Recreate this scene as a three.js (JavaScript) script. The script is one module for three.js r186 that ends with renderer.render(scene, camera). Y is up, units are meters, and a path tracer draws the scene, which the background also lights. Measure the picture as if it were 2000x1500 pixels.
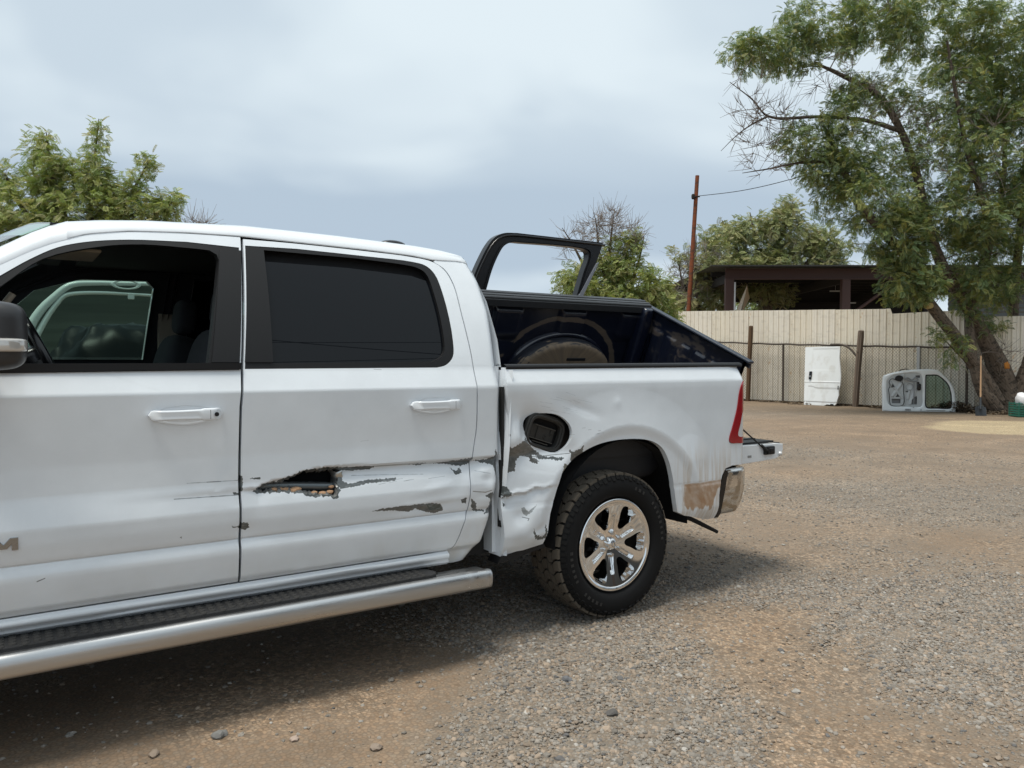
import * as THREE from 'three';
import { mergeGeometries } from 'three/addons/utils/BufferGeometryUtils.js';
import { RoundedBoxGeometry } from 'three/addons/geometries/RoundedBoxGeometry.js';

// ---------------------------------------------------------------- camera, sky, sun, exposure
const scene = new THREE.Scene();
const camera = new THREE.PerspectiveCamera(52.98, 4 / 3, 0.05, 2000);
camera.position.set(-2.792, 1.425, 3.235);
{
  const p = Math.atan(41 / 1505), y = new THREE.Vector3(0.555, 0, -0.832).normalize();
  camera.lookAt(camera.position.clone().add(new THREE.Vector3(y.x * Math.cos(p), -Math.sin(p), y.z * Math.cos(p))));
}
function rng(seed) { let a = seed >>> 0; return () => { a = (a + 0x6D2B79F5) | 0; let t = Math.imul(a ^ (a >>> 15), 1 | a); t = (t + Math.imul(t ^ (t >>> 7), 61 | t)) ^ t; return ((t ^ (t >>> 14)) >>> 0) / 4294967296; }; }
const hash2 = (i, j, s = 0) => { let h = Math.imul(i | 0, 374761393) ^ Math.imul(j | 0, 668265263) ^ Math.imul(s | 0, 974634777); h = Math.imul(h ^ (h >>> 13), 1274126177); return ((h ^ (h >>> 16)) >>> 0) / 4294967296; };
const smooth = (a, b, x) => { const t = Math.min(1, Math.max(0, (x - a) / (b - a))); return t * t * (3 - 2 * t); };
const lerp = (a, b, t) => a + (b - a) * t;
function vnoise(x, y, s = 0, wrap = 0) {
  const i = Math.floor(x), j = Math.floor(y), fx = x - i, fy = y - j, u = fx * fx * (3 - 2 * fx), v = fy * fy * (3 - 2 * fy);
  const w = wrap ? (k) => ((k % wrap) + wrap) % wrap : (k) => k;
  const a = hash2(w(i), w(j), s), b = hash2(w(i + 1), w(j), s), c = hash2(w(i), w(j + 1), s), d = hash2(w(i + 1), w(j + 1), s);
  return a + (b - a) * u + (c - a) * v + (a - b - c + d) * u * v;
}
function fbm(x, y, oct = 4, s = 0, wrap = 0) { let a = 0.5, t = 0, n = 0; for (let k = 0; k < oct; k++) { t += a * vnoise(x, y, s + k * 17, wrap); n += a; a *= 0.5; x *= 2; y *= 2; wrap *= 2; } return t / n; }
function interp(X, Y, x) { if (x <= X[0]) return Y[0]; for (let i = 1; i < X.length; i++) if (x <= X[i]) return lerp(Y[i - 1], Y[i], (x - X[i - 1]) / (X[i] - X[i - 1])); return Y[Y.length - 1]; }

const SUN = new THREE.Vector3(-0.30, 1, 0.03).normalize();
{ // thin high overcast: soft bands of white and blue-grey cloud all the way round
  const W = 1024, H = 512, d = new Float32Array(W * H * 4);
  const dark = [0.375, 0.46, 0.55], pale = [0.605, 0.685, 0.735];
  for (let j = 0; j < H; j++) for (let i = 0; i < W; i++) {
    const el = ((j + 0.5) / H - 0.5) * Math.PI, az = ((i + 0.5) / W - 0.5) * 2 * Math.PI, y = Math.sin(el), c = Math.cos(el);
    const X = Math.cos(az) * c, Z = Math.sin(az) * c, k = 1 / (Math.max(y, 0) + 0.22);
    const px = X * k, pz = Z * k;
    const wx = fbm(px * 0.7 + 3.1, pz * 0.7 + 9.2, 3, 5), wz = fbm(px * 0.7 + 7.7, pz * 0.7 + 1.2, 3, 9);
    let n = fbm(px * 1.4 + wx * 1.8 + 11.4, pz * 1.4 + wz * 1.8 + 4.3, 5, 2);
    n = smooth(0.32, 0.68, n);
    const e = el * 180 / Math.PI, b = Math.exp(-Math.pow((e - 10 - 3 * (wx - 0.5)) / 4.2, 2)) * (0.55 + 0.6 * (wz - 0.3));
    let t = 0.40 + 0.60 * n - 0.95 * Math.max(0, b);
    t = lerp(0.62, t, smooth(-2, 5, e));
    t = Math.min(1, Math.max(0, t)); t += 0.10 * Math.max(0, y);
    const o = (j * W + i) * 4;
    for (let q = 0; q < 3; q++) d[o + q] = (e < -1 ? 0.45 : 1) * lerp(dark[q], pale[q], t);
    d[o + 3] = 1;
  }
  const sky = new THREE.DataTexture(d, W, H, THREE.RGBAFormat, THREE.FloatType);
  sky.mapping = THREE.EquirectangularReflectionMapping; sky.magFilter = sky.minFilter = THREE.LinearFilter; sky.needsUpdate = true;
  scene.background = sky; scene.environment = sky;
}
const sun = new THREE.DirectionalLight(new THREE.Color(1, 0.955, 0.86), 2.9);
sun.position.copy(SUN).multiplyScalar(60); sun.castShadow = true; sun.shadow.radius = 44;
sun.shadow.mapSize.set(2048, 2048);
Object.assign(sun.shadow.camera, { left: -30, right: 30, top: 30, bottom: -30, near: 1, far: 140 });
scene.add(sun); scene.add(sun.target);
const renderer = new THREE.WebGLRenderer({ antialias: true });
renderer.setSize(1024, 768);
renderer.toneMapping = THREE.LinearToneMapping;
renderer.toneMappingExposure = 1.25;
renderer.shadowMap.enabled = true;

// ---------------------------------------------------------------- helpers
const V = (x, y, z) => new THREE.Vector3(x, y, z);
const used = {};
function numbered(n) { const k = used[n] = (used[n] || 0) + 1; return k === 1 ? n : n + '_' + String(k - 1).padStart(3, '0'); }
function tag(o, label, category, group, kind) { Object.assign(o.userData, { label, category }); if (group) o.userData.group = group; if (kind) o.userData.kind = kind; return o; }
function thing(name, label, category, pos = [0, 0, 0], turn = 0, group) { const g = new THREE.Group(); g.name = numbered(name); g.position.set(...pos); g.rotation.y = turn; scene.add(g); return tag(g, label, category, group); }
function mesh(name, geo, mat, parent) {
  if (Array.isArray(geo)) geo = merge(geo);
  const m = new THREE.Mesh(geo, mat); m.name = parent === scene ? numbered(name) : name; m.castShadow = m.receiveShadow = true; parent.add(m); return m;
}
function merge(list) {
  const L = list.map((g) => { const h = g.index ? g.toNonIndexed() : g; for (const k of Object.keys(h.attributes)) if (!['position', 'normal', 'uv'].includes(k)) h.deleteAttribute(k); if (!h.attributes.uv) h.setAttribute('uv', new THREE.Float32BufferAttribute(new Float32Array(h.attributes.position.count * 2), 2)); return h; });
  return mergeGeometries(L);
}
const box = (w, h, d, x = 0, y = 0, z = 0, r = 0) => (r ? new RoundedBoxGeometry(w, h, d, 2, r) : new THREE.BoxGeometry(w, h, d)).translate(x, y, z);
function rod(a, b, r, r2 = r, seg = 8) { // straight bar between two points
  const A = V(...a), B = V(...b), L = A.distanceTo(B), g = new THREE.CylinderGeometry(r2, r, L, seg);
  g.applyQuaternion(new THREE.Quaternion().setFromUnitVectors(V(0, 1, 0), B.clone().sub(A).normalize()));
  return g.translate((A.x + B.x) / 2, (A.y + B.y) / 2, (A.z + B.z) / 2);
}
function tube(pts, r, seg = 24, rad = 8, closed = false) { return new THREE.TubeGeometry(new THREE.CatmullRomCurve3(pts.map((p) => V(...p)), closed), seg, r, rad, closed); }
function limbGeo(pts, radii, rad = 8, sub = 4) { // tapered tube through points
  const c = new THREE.CatmullRomCurve3(pts.map((p) => V(p[0], p[1], p[2]))), n = (pts.length - 1) * sub, pos = [], nor = [], uv = [], idx = [];
  const fr = c.computeFrenetFrames(n, false); let L = 0, prev = null;
  for (let i = 0; i <= n; i++) {
    const t = i / n, k = Math.min(pts.length - 2, Math.floor(t * (pts.length - 1))), f = t * (pts.length - 1) - k, r = lerp(radii[k], radii[k + 1], f);
    const p = c.getPoint(t), N = fr.normals[i], B = fr.binormals[i]; if (prev) L += p.distanceTo(prev); prev = p.clone();
    for (let j = 0; j <= rad; j++) { const a = j / rad * 2 * Math.PI, d = N.clone().multiplyScalar(Math.cos(a)).addScaledVector(B, Math.sin(a)); pos.push(p.x + d.x * r, p.y + d.y * r, p.z + d.z * r); nor.push(d.x, d.y, d.z); uv.push(j / rad, L); }
  }
  for (let i = 0; i < n; i++) for (let j = 0; j < rad; j++) { const a = i * (rad + 1) + j, b = a + rad + 1; idx.push(a, a + 1, b, b, a + 1, b + 1); }
  const g = new THREE.BufferGeometry(); g.setAttribute('position', new THREE.Float32BufferAttribute(pos, 3)); g.setAttribute('normal', new THREE.Float32BufferAttribute(nor, 3)); g.setAttribute('uv', new THREE.Float32BufferAttribute(uv, 2)); g.setIndex(idx); return g;
}
function superE(a, b, c, e1 = 0.4, e2 = 0.4, nu = 32, nv = 20) { // rounded block
  const g = new THREE.SphereGeometry(1, nu, nv), p = g.attributes.position, s = (v, e) => Math.sign(v) * Math.pow(Math.abs(v), e);
  for (let i = 0; i < p.count; i++) { const x = p.getX(i), y = p.getY(i), z = p.getZ(i), h = Math.hypot(x, z) || 1e-9, ce = s(h, e1); p.setXYZ(i, a * ce * s(x / h, e2), b * s(y, e1), c * ce * s(z / h, e2)); }
  g.computeVertexNormals(); return g;
}
function area2(P) { let a = 0; for (let i = 0; i < P.length; i++) { const p = P[i], q = P[(i + 1) % P.length]; a += p[0] * q[1] - q[0] * p[1]; } return a / 2; }
const ccw = (P) => (area2(P) < 0 ? P.slice().reverse() : P.slice());
function smoothPoly(P, n = 4) { // rounded closed outline through points
  const c = new THREE.CatmullRomCurve3(P.map((p) => V(p[0], p[1], 0)), true, 'centripetal'); return c.getPoints(P.length * n).slice(0, -1).map((p) => [p.x, p.y]);
}
function smoothLine(P, n = 6) { const c = new THREE.CatmullRomCurve3(P.map((p) => V(p[0], p[1], 0)), false, 'centripetal'); return c.getPoints((P.length - 1) * n).map((p) => [p.x, p.y]); }
function cutBy(poly, axis, v) { // split a convex polygon at a grid line
  const lo = [], hi = [];
  for (let i = 0; i < poly.length; i++) {
    const p = poly[i], q = poly[(i + 1) % poly.length], a = p[axis] - v, b = q[axis] - v;
    if (a <= 0) lo.push(p); if (a >= 0) hi.push(p);
    if ((a < 0 && b > 0) || (a > 0 && b < 0)) { const t = a / (a - b), m = [p[0] + (q[0] - p[0]) * t, p[1] + (q[1] - p[1]) * t]; m[axis] = v; lo.push(m); hi.push(m); }
  }
  return [lo, hi];
}
/* Pressed sheet: outline and holes in (x, y), height z = S(x, y), turned-in edges of depth hem. uv runs over the box [x0, y0, x1, y1]. */
function sheet(outline, holes, S, { cell = 0.03, hem = 0.03, uvBox = null, lines = [], hemHoles = hem, eps = 0.002 } = {}) {
  outline = ccw(outline); holes = holes.map((h) => ccw(h).reverse());
  const v2 = (P) => P.map((p) => new THREE.Vector2(p[0], p[1])), all = outline.concat(...holes);
  const tris = THREE.ShapeUtils.triangulateShape(v2(outline), holes.map(v2));
  let x0 = 1e9, y0 = 1e9, x1 = -1e9, y1 = -1e9; for (const p of outline) { x0 = Math.min(x0, p[0]); x1 = Math.max(x1, p[0]); y0 = Math.min(y0, p[1]); y1 = Math.max(y1, p[1]); }
  const U = uvBox || [x0, y0, x1, y1], pos = [], nor = [], uv = [], idx = [], key = new Map();
  const gx = [], gy = []; for (let x = Math.ceil(x0 / cell) * cell; x < x1; x += cell) gx.push(x); for (let y = Math.ceil(y0 / cell) * cell; y < y1; y += cell) gy.push(y);
  for (const l of lines) gy.push(l); gy.sort((a, b) => a - b);
  const nrm = (x, y) => { const a = (S(x + eps, y) - S(x - eps, y)) / (2 * eps), b = (S(x, y + eps) - S(x, y - eps)) / (2 * eps), l = Math.hypot(a, b, 1); return [-a / l, -b / l, 1 / l]; };
  const vert = (p) => { const k = Math.round(p[0] * 2e5) + '_' + Math.round(p[1] * 2e5); let i = key.get(k); if (i === undefined) { i = pos.length / 3; key.set(k, i); pos.push(p[0], p[1], S(p[0], p[1])); nor.push(...nrm(p[0], p[1])); uv.push((p[0] - U[0]) / (U[2] - U[0]), (p[1] - U[1]) / (U[3] - U[1])); } return i; };
  const emit = (poly) => { for (let i = 1; i + 1 < poly.length; i++) { const a = vert(poly[0]), b = vert(poly[i]), c = vert(poly[i + 1]); if (a !== b && b !== c && a !== c) idx.push(a, b, c); } };
  const splitAll = (poly, axis, lines_, out) => { let cur = poly; for (const v of lines_) { let mn = 1e9, mx = -1e9; for (const p of cur) { mn = Math.min(mn, p[axis]); mx = Math.max(mx, p[axis]); } if (v <= mn + 1e-7) continue; if (v >= mx - 1e-7) break; const [lo, hi] = cutBy(cur, axis, v); if (lo.length > 2) out.push(lo); cur = hi; if (cur.length < 3) return; } out.push(cur); };
  for (const t of tris) {
    let P = t.map((i) => [all[i][0], all[i][1]]); if (Math.abs(area2(P)) < 1e-10) continue; if (area2(P) < 0) P.reverse();
    const cols = []; splitAll(P, 0, gx, cols);
    for (const c of cols) { const cells = []; splitAll(c, 1, gy, cells); cells.forEach(emit); }
  }
  const rim = (P, h) => { if (!h) return; for (let i = 0; i < P.length; i++) { const p = P[i], q = P[(i + 1) % P.length], L = Math.hypot(q[0] - p[0], q[1] - p[1]), n = Math.max(1, Math.ceil(L / (cell * 1.5))), nx = (q[1] - p[1]) / (L || 1), ny = -(q[0] - p[0]) / (L || 1);
    for (let k = 0; k < n; k++) { const a = [lerp(p[0], q[0], k / n), lerp(p[1], q[1], k / n)], b = [lerp(p[0], q[0], (k + 1) / n), lerp(p[1], q[1], (k + 1) / n)], o = pos.length / 3;
      for (const m of [a, b]) { const z = S(m[0], m[1]); for (const dz of [0, -h]) { pos.push(m[0], m[1], z + dz); nor.push(nx, ny, 0); uv.push((m[0] - U[0]) / (U[2] - U[0]), (m[1] - U[1]) / (U[3] - U[1])); } }
      idx.push(o, o + 1, o + 3, o, o + 3, o + 2); } } };
  rim(outline, hem); holes.forEach((h) => rim(h, hemHoles));
  const g = new THREE.BufferGeometry(); g.setAttribute('position', new THREE.Float32BufferAttribute(pos, 3)); g.setAttribute('normal', new THREE.Float32BufferAttribute(nor, 3)); g.setAttribute('uv', new THREE.Float32BufferAttribute(uv, 2)); g.setIndex(idx); return g;
}
function mirrorZ(g, zc) { // the opposite side of the vehicle
  const h = g.clone(), p = h.attributes.position, n = h.attributes.normal; for (let i = 0; i < p.count; i++) { p.setZ(i, 2 * zc - p.getZ(i)); n.setZ(i, -n.getZ(i)); }
  const a = h.index.array; for (let i = 0; i < a.length; i += 3) { const t = a[i]; a[i] = a[i + 1]; a[i + 1] = t; } return h;
}
function flipFaces(g) { const a = g.index.array; for (let i = 0; i < a.length; i += 3) { const t = a[i]; a[i] = a[i + 1]; a[i + 1] = t; } return g; }
function loft(secs, closeU = false, flip = false) { // rows of points -> smooth surface
  const n = secs.length, m = secs[0].length, pos = [], uv = [], idx = [];
  secs.forEach((s, i) => s.forEach((p, j) => { pos.push(...p); uv.push(i / (n - 1), j / (m - 1)); }));
  for (let i = 0; i + 1 < n; i++) for (let j = 0; j + 1 < m + (closeU ? 1 : 0); j++) { const a = i * m + j, b = i * m + (j + 1) % m, c = a + m, d = b + m; flip ? idx.push(a, b, c, b, d, c) : idx.push(a, c, b, b, c, d); }
  const g = new THREE.BufferGeometry(); g.setAttribute('position', new THREE.Float32BufferAttribute(pos, 3)); g.setAttribute('uv', new THREE.Float32BufferAttribute(uv, 2)); g.setIndex(idx); g.computeVertexNormals(); return g;
}
function extrude(P, depth, bevel = 0, holes = []) { P = ccw(P); holes = holes.map((h) => ccw(h).reverse()); const s = new THREE.Shape(P.map((p) => new THREE.Vector2(p[0], p[1]))); for (const h of holes) s.holes.push(new THREE.Path(h.map((p) => new THREE.Vector2(p[0], p[1])))); return new THREE.ExtrudeGeometry(s, { depth, bevelEnabled: bevel > 0, bevelSize: bevel, bevelThickness: bevel, bevelSegments: 2, curveSegments: 16 }); }
// jagged edge for torn and chipped outlines
function jag(P, amp, step, seed) {
  const out = []; for (let i = 0; i < P.length; i++) { const p = P[i], q = P[(i + 1) % P.length], L = Math.hypot(q[0] - p[0], q[1] - p[1]), n = Math.max(1, Math.round(L / step)), nx = -(q[1] - p[1]) / (L || 1), ny = (q[0] - p[0]) / (L || 1);
    for (let k = 0; k < n; k++) { const t = k / n, w = (hash2(i * 97 + k, seed, 3) - 0.5) * 2 * amp * (k ? 1 : 0.3); out.push([lerp(p[0], q[0], t) + nx * w, lerp(p[1], q[1], t) + ny * w]); } } return out;
}
const RGB = (r, g, b) => new THREE.Color().setRGB(r, g, b);
const std = (c, roughness = 0.7, metalness = 0, x = {}) => new THREE.MeshStandardMaterial({ color: RGB(...c), roughness, metalness, ...x });
const phys = (c, o) => new THREE.MeshPhysicalMaterial({ color: RGB(...c), ...o });
function dataTex(W, H, f, srgb = true, rx = 1, ry = 1) { // f(i, j) -> [r, g, b] 0..1 in display values, or one number
  const d = new Uint8Array(W * H * 4); for (let j = 0; j < H; j++) for (let i = 0; i < W; i++) { const c = f(i, j), o = (j * W + i) * 4, a = Array.isArray(c) ? c : [c, c, c]; for (let q = 0; q < 3; q++) d[o + q] = Math.max(0, Math.min(255, a[q] * 255)); d[o + 3] = 255; }
  const t = new THREE.DataTexture(d, W, H); t.wrapS = t.wrapT = THREE.RepeatWrapping; t.magFilter = THREE.LinearFilter; t.minFilter = THREE.LinearMipmapLinearFilter; if (srgb) t.colorSpace = THREE.SRGBColorSpace; t.repeat.set(rx, ry); t.needsUpdate = true; return t;
}
// ---------------------------------------------------------------- ground: packed dirt with drifts of grey gravel
const dirtSpots = [[0.571,0.427,0.45],[0.352,0.861,0.4],[0.021,1.004,0.35],[-0.057,1.648,0.35],[-0.315,1.588,0.25],[2.246,-0.219,0.5],[-2.32,0.067,0.5],[-1.776,0.226,0.45],[-2.622,0.049,0.5],[-1.278,0.137,0.4],[-2.078,0.455,0.4],[5.775,-2.948,0.7],[13.106,-7.435,2],[13.068,-5.833,2.5],[3.451,0.096,0.9]];
const gravelSpots = [[-0.497,0.447,0.7],[-0.721,1.034,0.5],[-1.03,0.879,0.4],[0.707,1.25,0.6],[1.665,1,0.8],[2.507,0.218,0.8],[7.698,-3.975,1.4],[1.383,-0.211,0.6],[5.003,-1.797,1.2],[-1.265,0.771,0.3],[5.748,-0.906,1.4]];
const sandSpots = [[15.244,-4.686,1.6],[16.414,-4.881,1.8],[16.046,-5.474,1]];
const track = [[6.142,-0.106],[4.224,0.168],[2.811,0.421],[1.603,0.736],[0.526,1.13],[-0.23,1.509],[-0.692,1.787]];
function ruts(x, z) { let v = 0; for (const o of [0, -1.62]) for (let i = 1; i < track.length; i++) { const a = track[i - 1], b = track[i], dx = b[0] - a[0], dz = b[1] - a[1], t = Math.max(0, Math.min(1, ((x - o - a[0]) * dx + (z - a[1]) * dz) / (dx * dx + dz * dz))), d = Math.hypot(x - o - a[0] - dx * t, z - a[1] - dz * t); v = Math.max(v, 1 - smooth(.09, .19, d + .08 * (fbm(x * 3, z * 3, 2, 8) - .5))); } return v * smooth(.25, .5, fbm(x * .9, z * .9, 2, 19)); }
function gravelAt(x, z) {
  let v = 0.50 + 0.55 * (fbm(x * 0.55 + 4, z * 0.55 + 8, 4, 31) - 0.5) * 2;
  for (const [a, b, r] of dirtSpots) v -= 0.55 * Math.exp(-((x - a) ** 2 + (z - b) ** 2) / (r * r));
  for (const [a, b, r] of gravelSpots) v += 0.45 * Math.exp(-((x - a) ** 2 + (z - b) ** 2) / (r * r));
  return Math.max(0, Math.min(1, v - 0.30 * ruts(x, z)));
}
function sandAt(x, z) { let v = 0; for (const [a, b, r] of sandSpots) v = Math.max(v, Math.exp(-Math.pow(((x - a) ** 2 + (z - b) ** 2) / (r * r), 2))); return smooth(0.3, 0.7, v + 0.25 * (fbm(x * 2, z * 2, 3, 77) - 0.5)); }
const groundH = (x, z) => { const r = Math.hypot(x, z); const near = 1 - smooth(14, 22, r); return near * (0.022 * (fbm(x * 1.1, z * 1.1, 3, 41) - 0.5) + 0.012 * (fbm(x * 5, z * 5, 2, 43) - 0.5) - 0.012 * ruts(x, z)) * smooth(0.25, 0.6, Math.hypot(x - 0.13, z + 0.14)) - 0.004; };
{
  const N = 1024, CELLS = 210; // one tile = 4 m of fine gravel: stones of 1 to 3 cm in dirt
  const tile = new Float32Array(N * N), tone = new Float32Array(N * N);
  for (let j = 0; j < N; j++) for (let i = 0; i < N; i++) {
    const x = i / N * CELLS, y = j / N * CELLS, ci = Math.floor(x), cj = Math.floor(y); let d1 = 9, d2 = 9, id = 0;
    for (let a = -1; a <= 1; a++) for (let b = -1; b <= 1; b++) { const u = (ci + a + CELLS) % CELLS, v = (cj + b + CELLS) % CELLS, dx = ci + a + hash2(u, v, 1) - x, dy = cj + b + hash2(u, v, 2) - y, q = dx * dx + dy * dy; if (q < d1) { d2 = d1; d1 = q; id = hash2(u, v, 3); } else if (q < d2) d2 = q; }
    const edge = Math.sqrt(d2) - Math.sqrt(d1); tile[j * N + i] = smooth(0.02, 0.3, edge) * (0.45 + 0.55 * id); tone[j * N + i] = id;
  }
  const map = dataTex(N, N, (i, j) => { const h = tile[j * N + i], id = tone[j * N + i], m = fbm(i / N * 8, j / N * 8, 4, 51, 8), k = 0.60 + 0.13 * h + 0.22 * (id - 0.5) * smooth(0.3, 0.6, m) + 0.22 * (m - 0.5), w = 0.03 * (hash2(id * 9999, 7) - 0.5); return [k + w, k * 0.985, k * 0.965 - w]; });
  const bump = dataTex(N, N, (i, j) => tile[j * N + i] * smooth(0.25, 0.6, fbm(i / N * 8, j / N * 8, 3, 51, 8)) * 0.8 + 0.2 * vnoise(i / 2, j / 2, 5, N / 2), false);
  const line = (fine, lo, hi) => { const a = []; for (let v = lo; v <= hi + 1e-6; v += fine) a.push(v); let s = fine, v = hi; while (v < 400) { s *= 1.35; v += s; a.push(v); } s = fine; v = lo; while (v > -400) { s *= 1.35; v -= s; a.unshift(v); } return a; };
  const X = line(0.13, -6, 22), Z = line(0.13, -17, 5), pos = [], col = [], uv = [], idx = [];
  for (const z of Z) for (const x of X) {
    pos.push(x, groundH(x, z), z); uv.push(x / 4, z / 4);
    const g = gravelAt(x, z), s = sandAt(x, z), k = 0.86 + 0.28 * fbm(x * 1.7, z * 1.7, 4, 61);
    const c = [lerp(0.57, 0.525, g), lerp(0.425, 0.445, g), lerp(0.30, 0.36, g)]; const sd = [0.95, 0.77, 0.5], so = smooth(13, 19, x + 1.5 * (fbm(x * .8, z * .8, 3, 66) - .5));  const soil = [0.46, 0.335, 0.215]; for (let q = 0; q < 3; q++) c[q] = lerp(c[q], soil[q], so * .75);
    for (let q = 0; q < 3; q++) col.push(lerp(c[q] * k, sd[q], s));
  }
  for (let j = 0; j + 1 < Z.length; j++) for (let i = 0; i + 1 < X.length; i++) { const a = j * X.length + i, b = a + X.length; idx.push(a, b, a + 1, b, b + 1, a + 1); }
  const g = new THREE.BufferGeometry(); g.setAttribute('position', new THREE.Float32BufferAttribute(pos, 3)); g.setAttribute('uv', new THREE.Float32BufferAttribute(uv, 2)); g.setAttribute('color', new THREE.Float32BufferAttribute(col, 3)); g.setIndex(idx); g.computeVertexNormals();
  const m = mesh('ground', g, new THREE.MeshStandardMaterial({ map, bumpMap: bump, bumpScale: 0.012, roughness: 0.95, vertexColors: true }), scene);
  m.userData.kind = 'structure'; m.userData.label = 'packed brown dirt yard with drifts of grey gravel'; m.userData.category = 'ground';
}
{ // loose gravel on the dirt
  const R = rng(11), shapes = [0, 1, 2].map((s) => { const g = new THREE.IcosahedronGeometry(1, 1), p = g.attributes.position; for (let i = 0; i < p.count; i++) { const x = p.getX(i), y = p.getY(i), z = p.getZ(i), k = 0.72 + 0.55 * vnoise(x * 1.4 + 5 + s * 9, y * 1.4 + z * 1.9 + 7, s); p.setXYZ(i, x * k, y * k * 0.55, z * k * (0.72 + 0.1 * s)); } g.computeVertexNormals(); return g; });
  const lists = [[], [], []], fx = 0.555, fz = -0.832, rx = 0.832, rz = 0.555;
  const drop = (n, d0, d1, s0, s1, keep) => { for (let k = 0; k < n; k++) {
    const d = Math.sqrt(lerp(d0 * d0, d1 * d1, R())), l = (R() * 2 - 1) * 0.74 * d + (R() - 0.5) * 0.6, x = -2.792 + fx * d + rx * l, z = 3.235 + fz * d + rz * l; const g = gravelAt(x, z);
    if (R() > keep * lerp(1, .3, smooth(-.5, -1.5, x) * smooth(1.2, .5, z)) * (0.06 + 0.82 * smooth(0.30, 0.80, g))) continue; if (sandAt(x, z) > 0.3 || x > 19) continue;
    const u = R(), s = lerp(s0, s1, u * u * u); lists[Math.floor(R() * 3)].push([x, groundH(x, z) + s * 0.12, z, s, R(), R(), R()]); } };
  drop(230000, 1.6, 5.2, 0.0022, 0.0115, 1); drop(90000, 5.2, 9, 0.004, 0.013, 0.9); drop(50000, 9, 16, 0.007, 0.015, 0.8); drop(9000, 1.6, 6, 0.009, 0.021, 0.45); drop(30000, 1.6, 5, 0.006, 0.016, 0.55);
  const M4 = new THREE.Matrix4(), Q = new THREE.Quaternion(), E = new THREE.Euler(), mat = std([1, 1, 1], 0.9), c = new THREE.Color();
  const root = thing('gravel', 'loose grey and brown gravel scattered over the dirt yard', 'gravel', [0, 0, 0]); root.userData.kind = 'stuff';
  lists.forEach((L, s) => { const im = new THREE.InstancedMesh(shapes[s], mat, L.length); im.name = 'pebbles'; im.userData.kind = 'stuff'; im.castShadow = im.receiveShadow = true;
    L.forEach(([x, y, z, k, a, b, d], i) => { E.set((a - 0.5) * 0.7, b * 6.28, (d - 0.5) * 0.7); M4.compose(V(x, y, z), Q.setFromEuler(E), V(k, k, k)); im.setMatrixAt(i, M4); const t = 0.135 + 0.15 * a * (0.6 + 0.4 * d), w = b; im.setColorAt(i, w < 0.34 ? c.setRGB(t * 1.26, t * 0.99, t * 0.75) : w < 0.37 ? c.setRGB(t * 1.6, t * 1.5, t * 1.36) : w < 0.42 ? c.setRGB(t * 0.6, t * 0.58, t * 0.57) : c.setRGB(t * 1.12, t * 1.0, t * 0.86)); });
    root.add(im); });
  // single larger stones one can pick out
  const big = [['rounded grey stone lying on the dirt beside a clump of debris', 0.028], ['flat tan stone lying near the edge of the truck shadow', 0.022], ['pale pinkish stone lying on bare dirt', 0.018], ['dark grey stone on bare dirt between two gravel drifts', 0.024], ['blackish worn stone beside the bare dirt strip', 0.026], ['brown stone at the edge of the gravel drift by the tyre', 0.022]];
  const where = [[-2.112,0.206],[-2.344,0.225],[-1.88,0.385],[-0.681,0.515],[-0.719,0.865],[-1.654,0.628]];
  const sm = [[0.19, 0.185, 0.175], [0.27, 0.21, 0.16], [0.36, 0.28, 0.23], [0.13, 0.13, 0.135], [0.09, 0.085, 0.08], [0.24, 0.19, 0.15]].map((q) => std(q, 0.9));
  big.forEach(([label, s], i) => { const m = mesh('stone', shapes[i % 3], sm[i], scene); m.scale.setScalar(s); m.rotation.y = i * 1.7; m.position.set(where[i][0], groundH(...where[i]) + s * 0.35, where[i][1]); tag(m, label, 'stone', 'larger stones on the dirt'); });
}
// ---------------------------------------------------------------- materials of the truck
const paintMat = (map, o = {}) => phys([0.76, 0.805, 0.85], { map, roughness: 0.38, clearcoat: 1, clearcoatRoughness: 0.025, ...o });
const M = {
  paint: phys([0.72, 0.755, 0.79], { roughness: 0.38, clearcoat: 1, clearcoatRoughness: 0.05 }),
  plastic: phys([0.010, 0.010, 0.011], { roughness: 0.5, specularIntensity: 0.7 }), gloss: std([0.006, 0.006, 0.007], 0.24), rubber: std([0.010, 0.010, 0.010], 0.8),
  satin: phys([0.011, 0.011, 0.012], { roughness: 0.45, specularIntensity: 0.55 }), dark: std([0.005, 0.005, 0.006], 0.9), under: std([0.02, 0.019, 0.018], 0.9),
  chrome: std([0.82, 0.82, 0.82], 0.05, 1), dullChrome: std([0.62, 0.62, 0.62], 0.17, 1), steel: std([0.32, 0.33, 0.34], 0.45, 0.8),
  cloth: std([0.016, 0.018, 0.022], 0.95), beige: std([0.28, 0.25, 0.2], 0.8),
  tint: phys([0.004, 0.005, 0.007], { roughness: 0.015, ior: 1.33 }),
  glass: phys([0.30, 0.43, 0.37], { transmission: 1, thickness: 0, roughness: 0.02, ior: 1.45 }),
  red: phys([0.30, 0.006, 0.012], { roughness: 0.12, clearcoat: 1, clearcoatRoughness: 0.03 }), clear: phys([0.6, 0.6, 0.6], { roughness: 0.25, clearcoat: 1, clearcoatRoughness: 0.05 }),
};
const DY = 0.045, ZC = -1.0; // body measured 45 mm above ground datum; middle plane of the truck
const truck = thing('pickup_truck', 'white four door pickup truck with a torn dented side, parked on gravel', 'truck', [0, DY, 0]);
const inTruck = (name, geo, mat, parent = truck) => mesh(name, geo, mat, parent);

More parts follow.
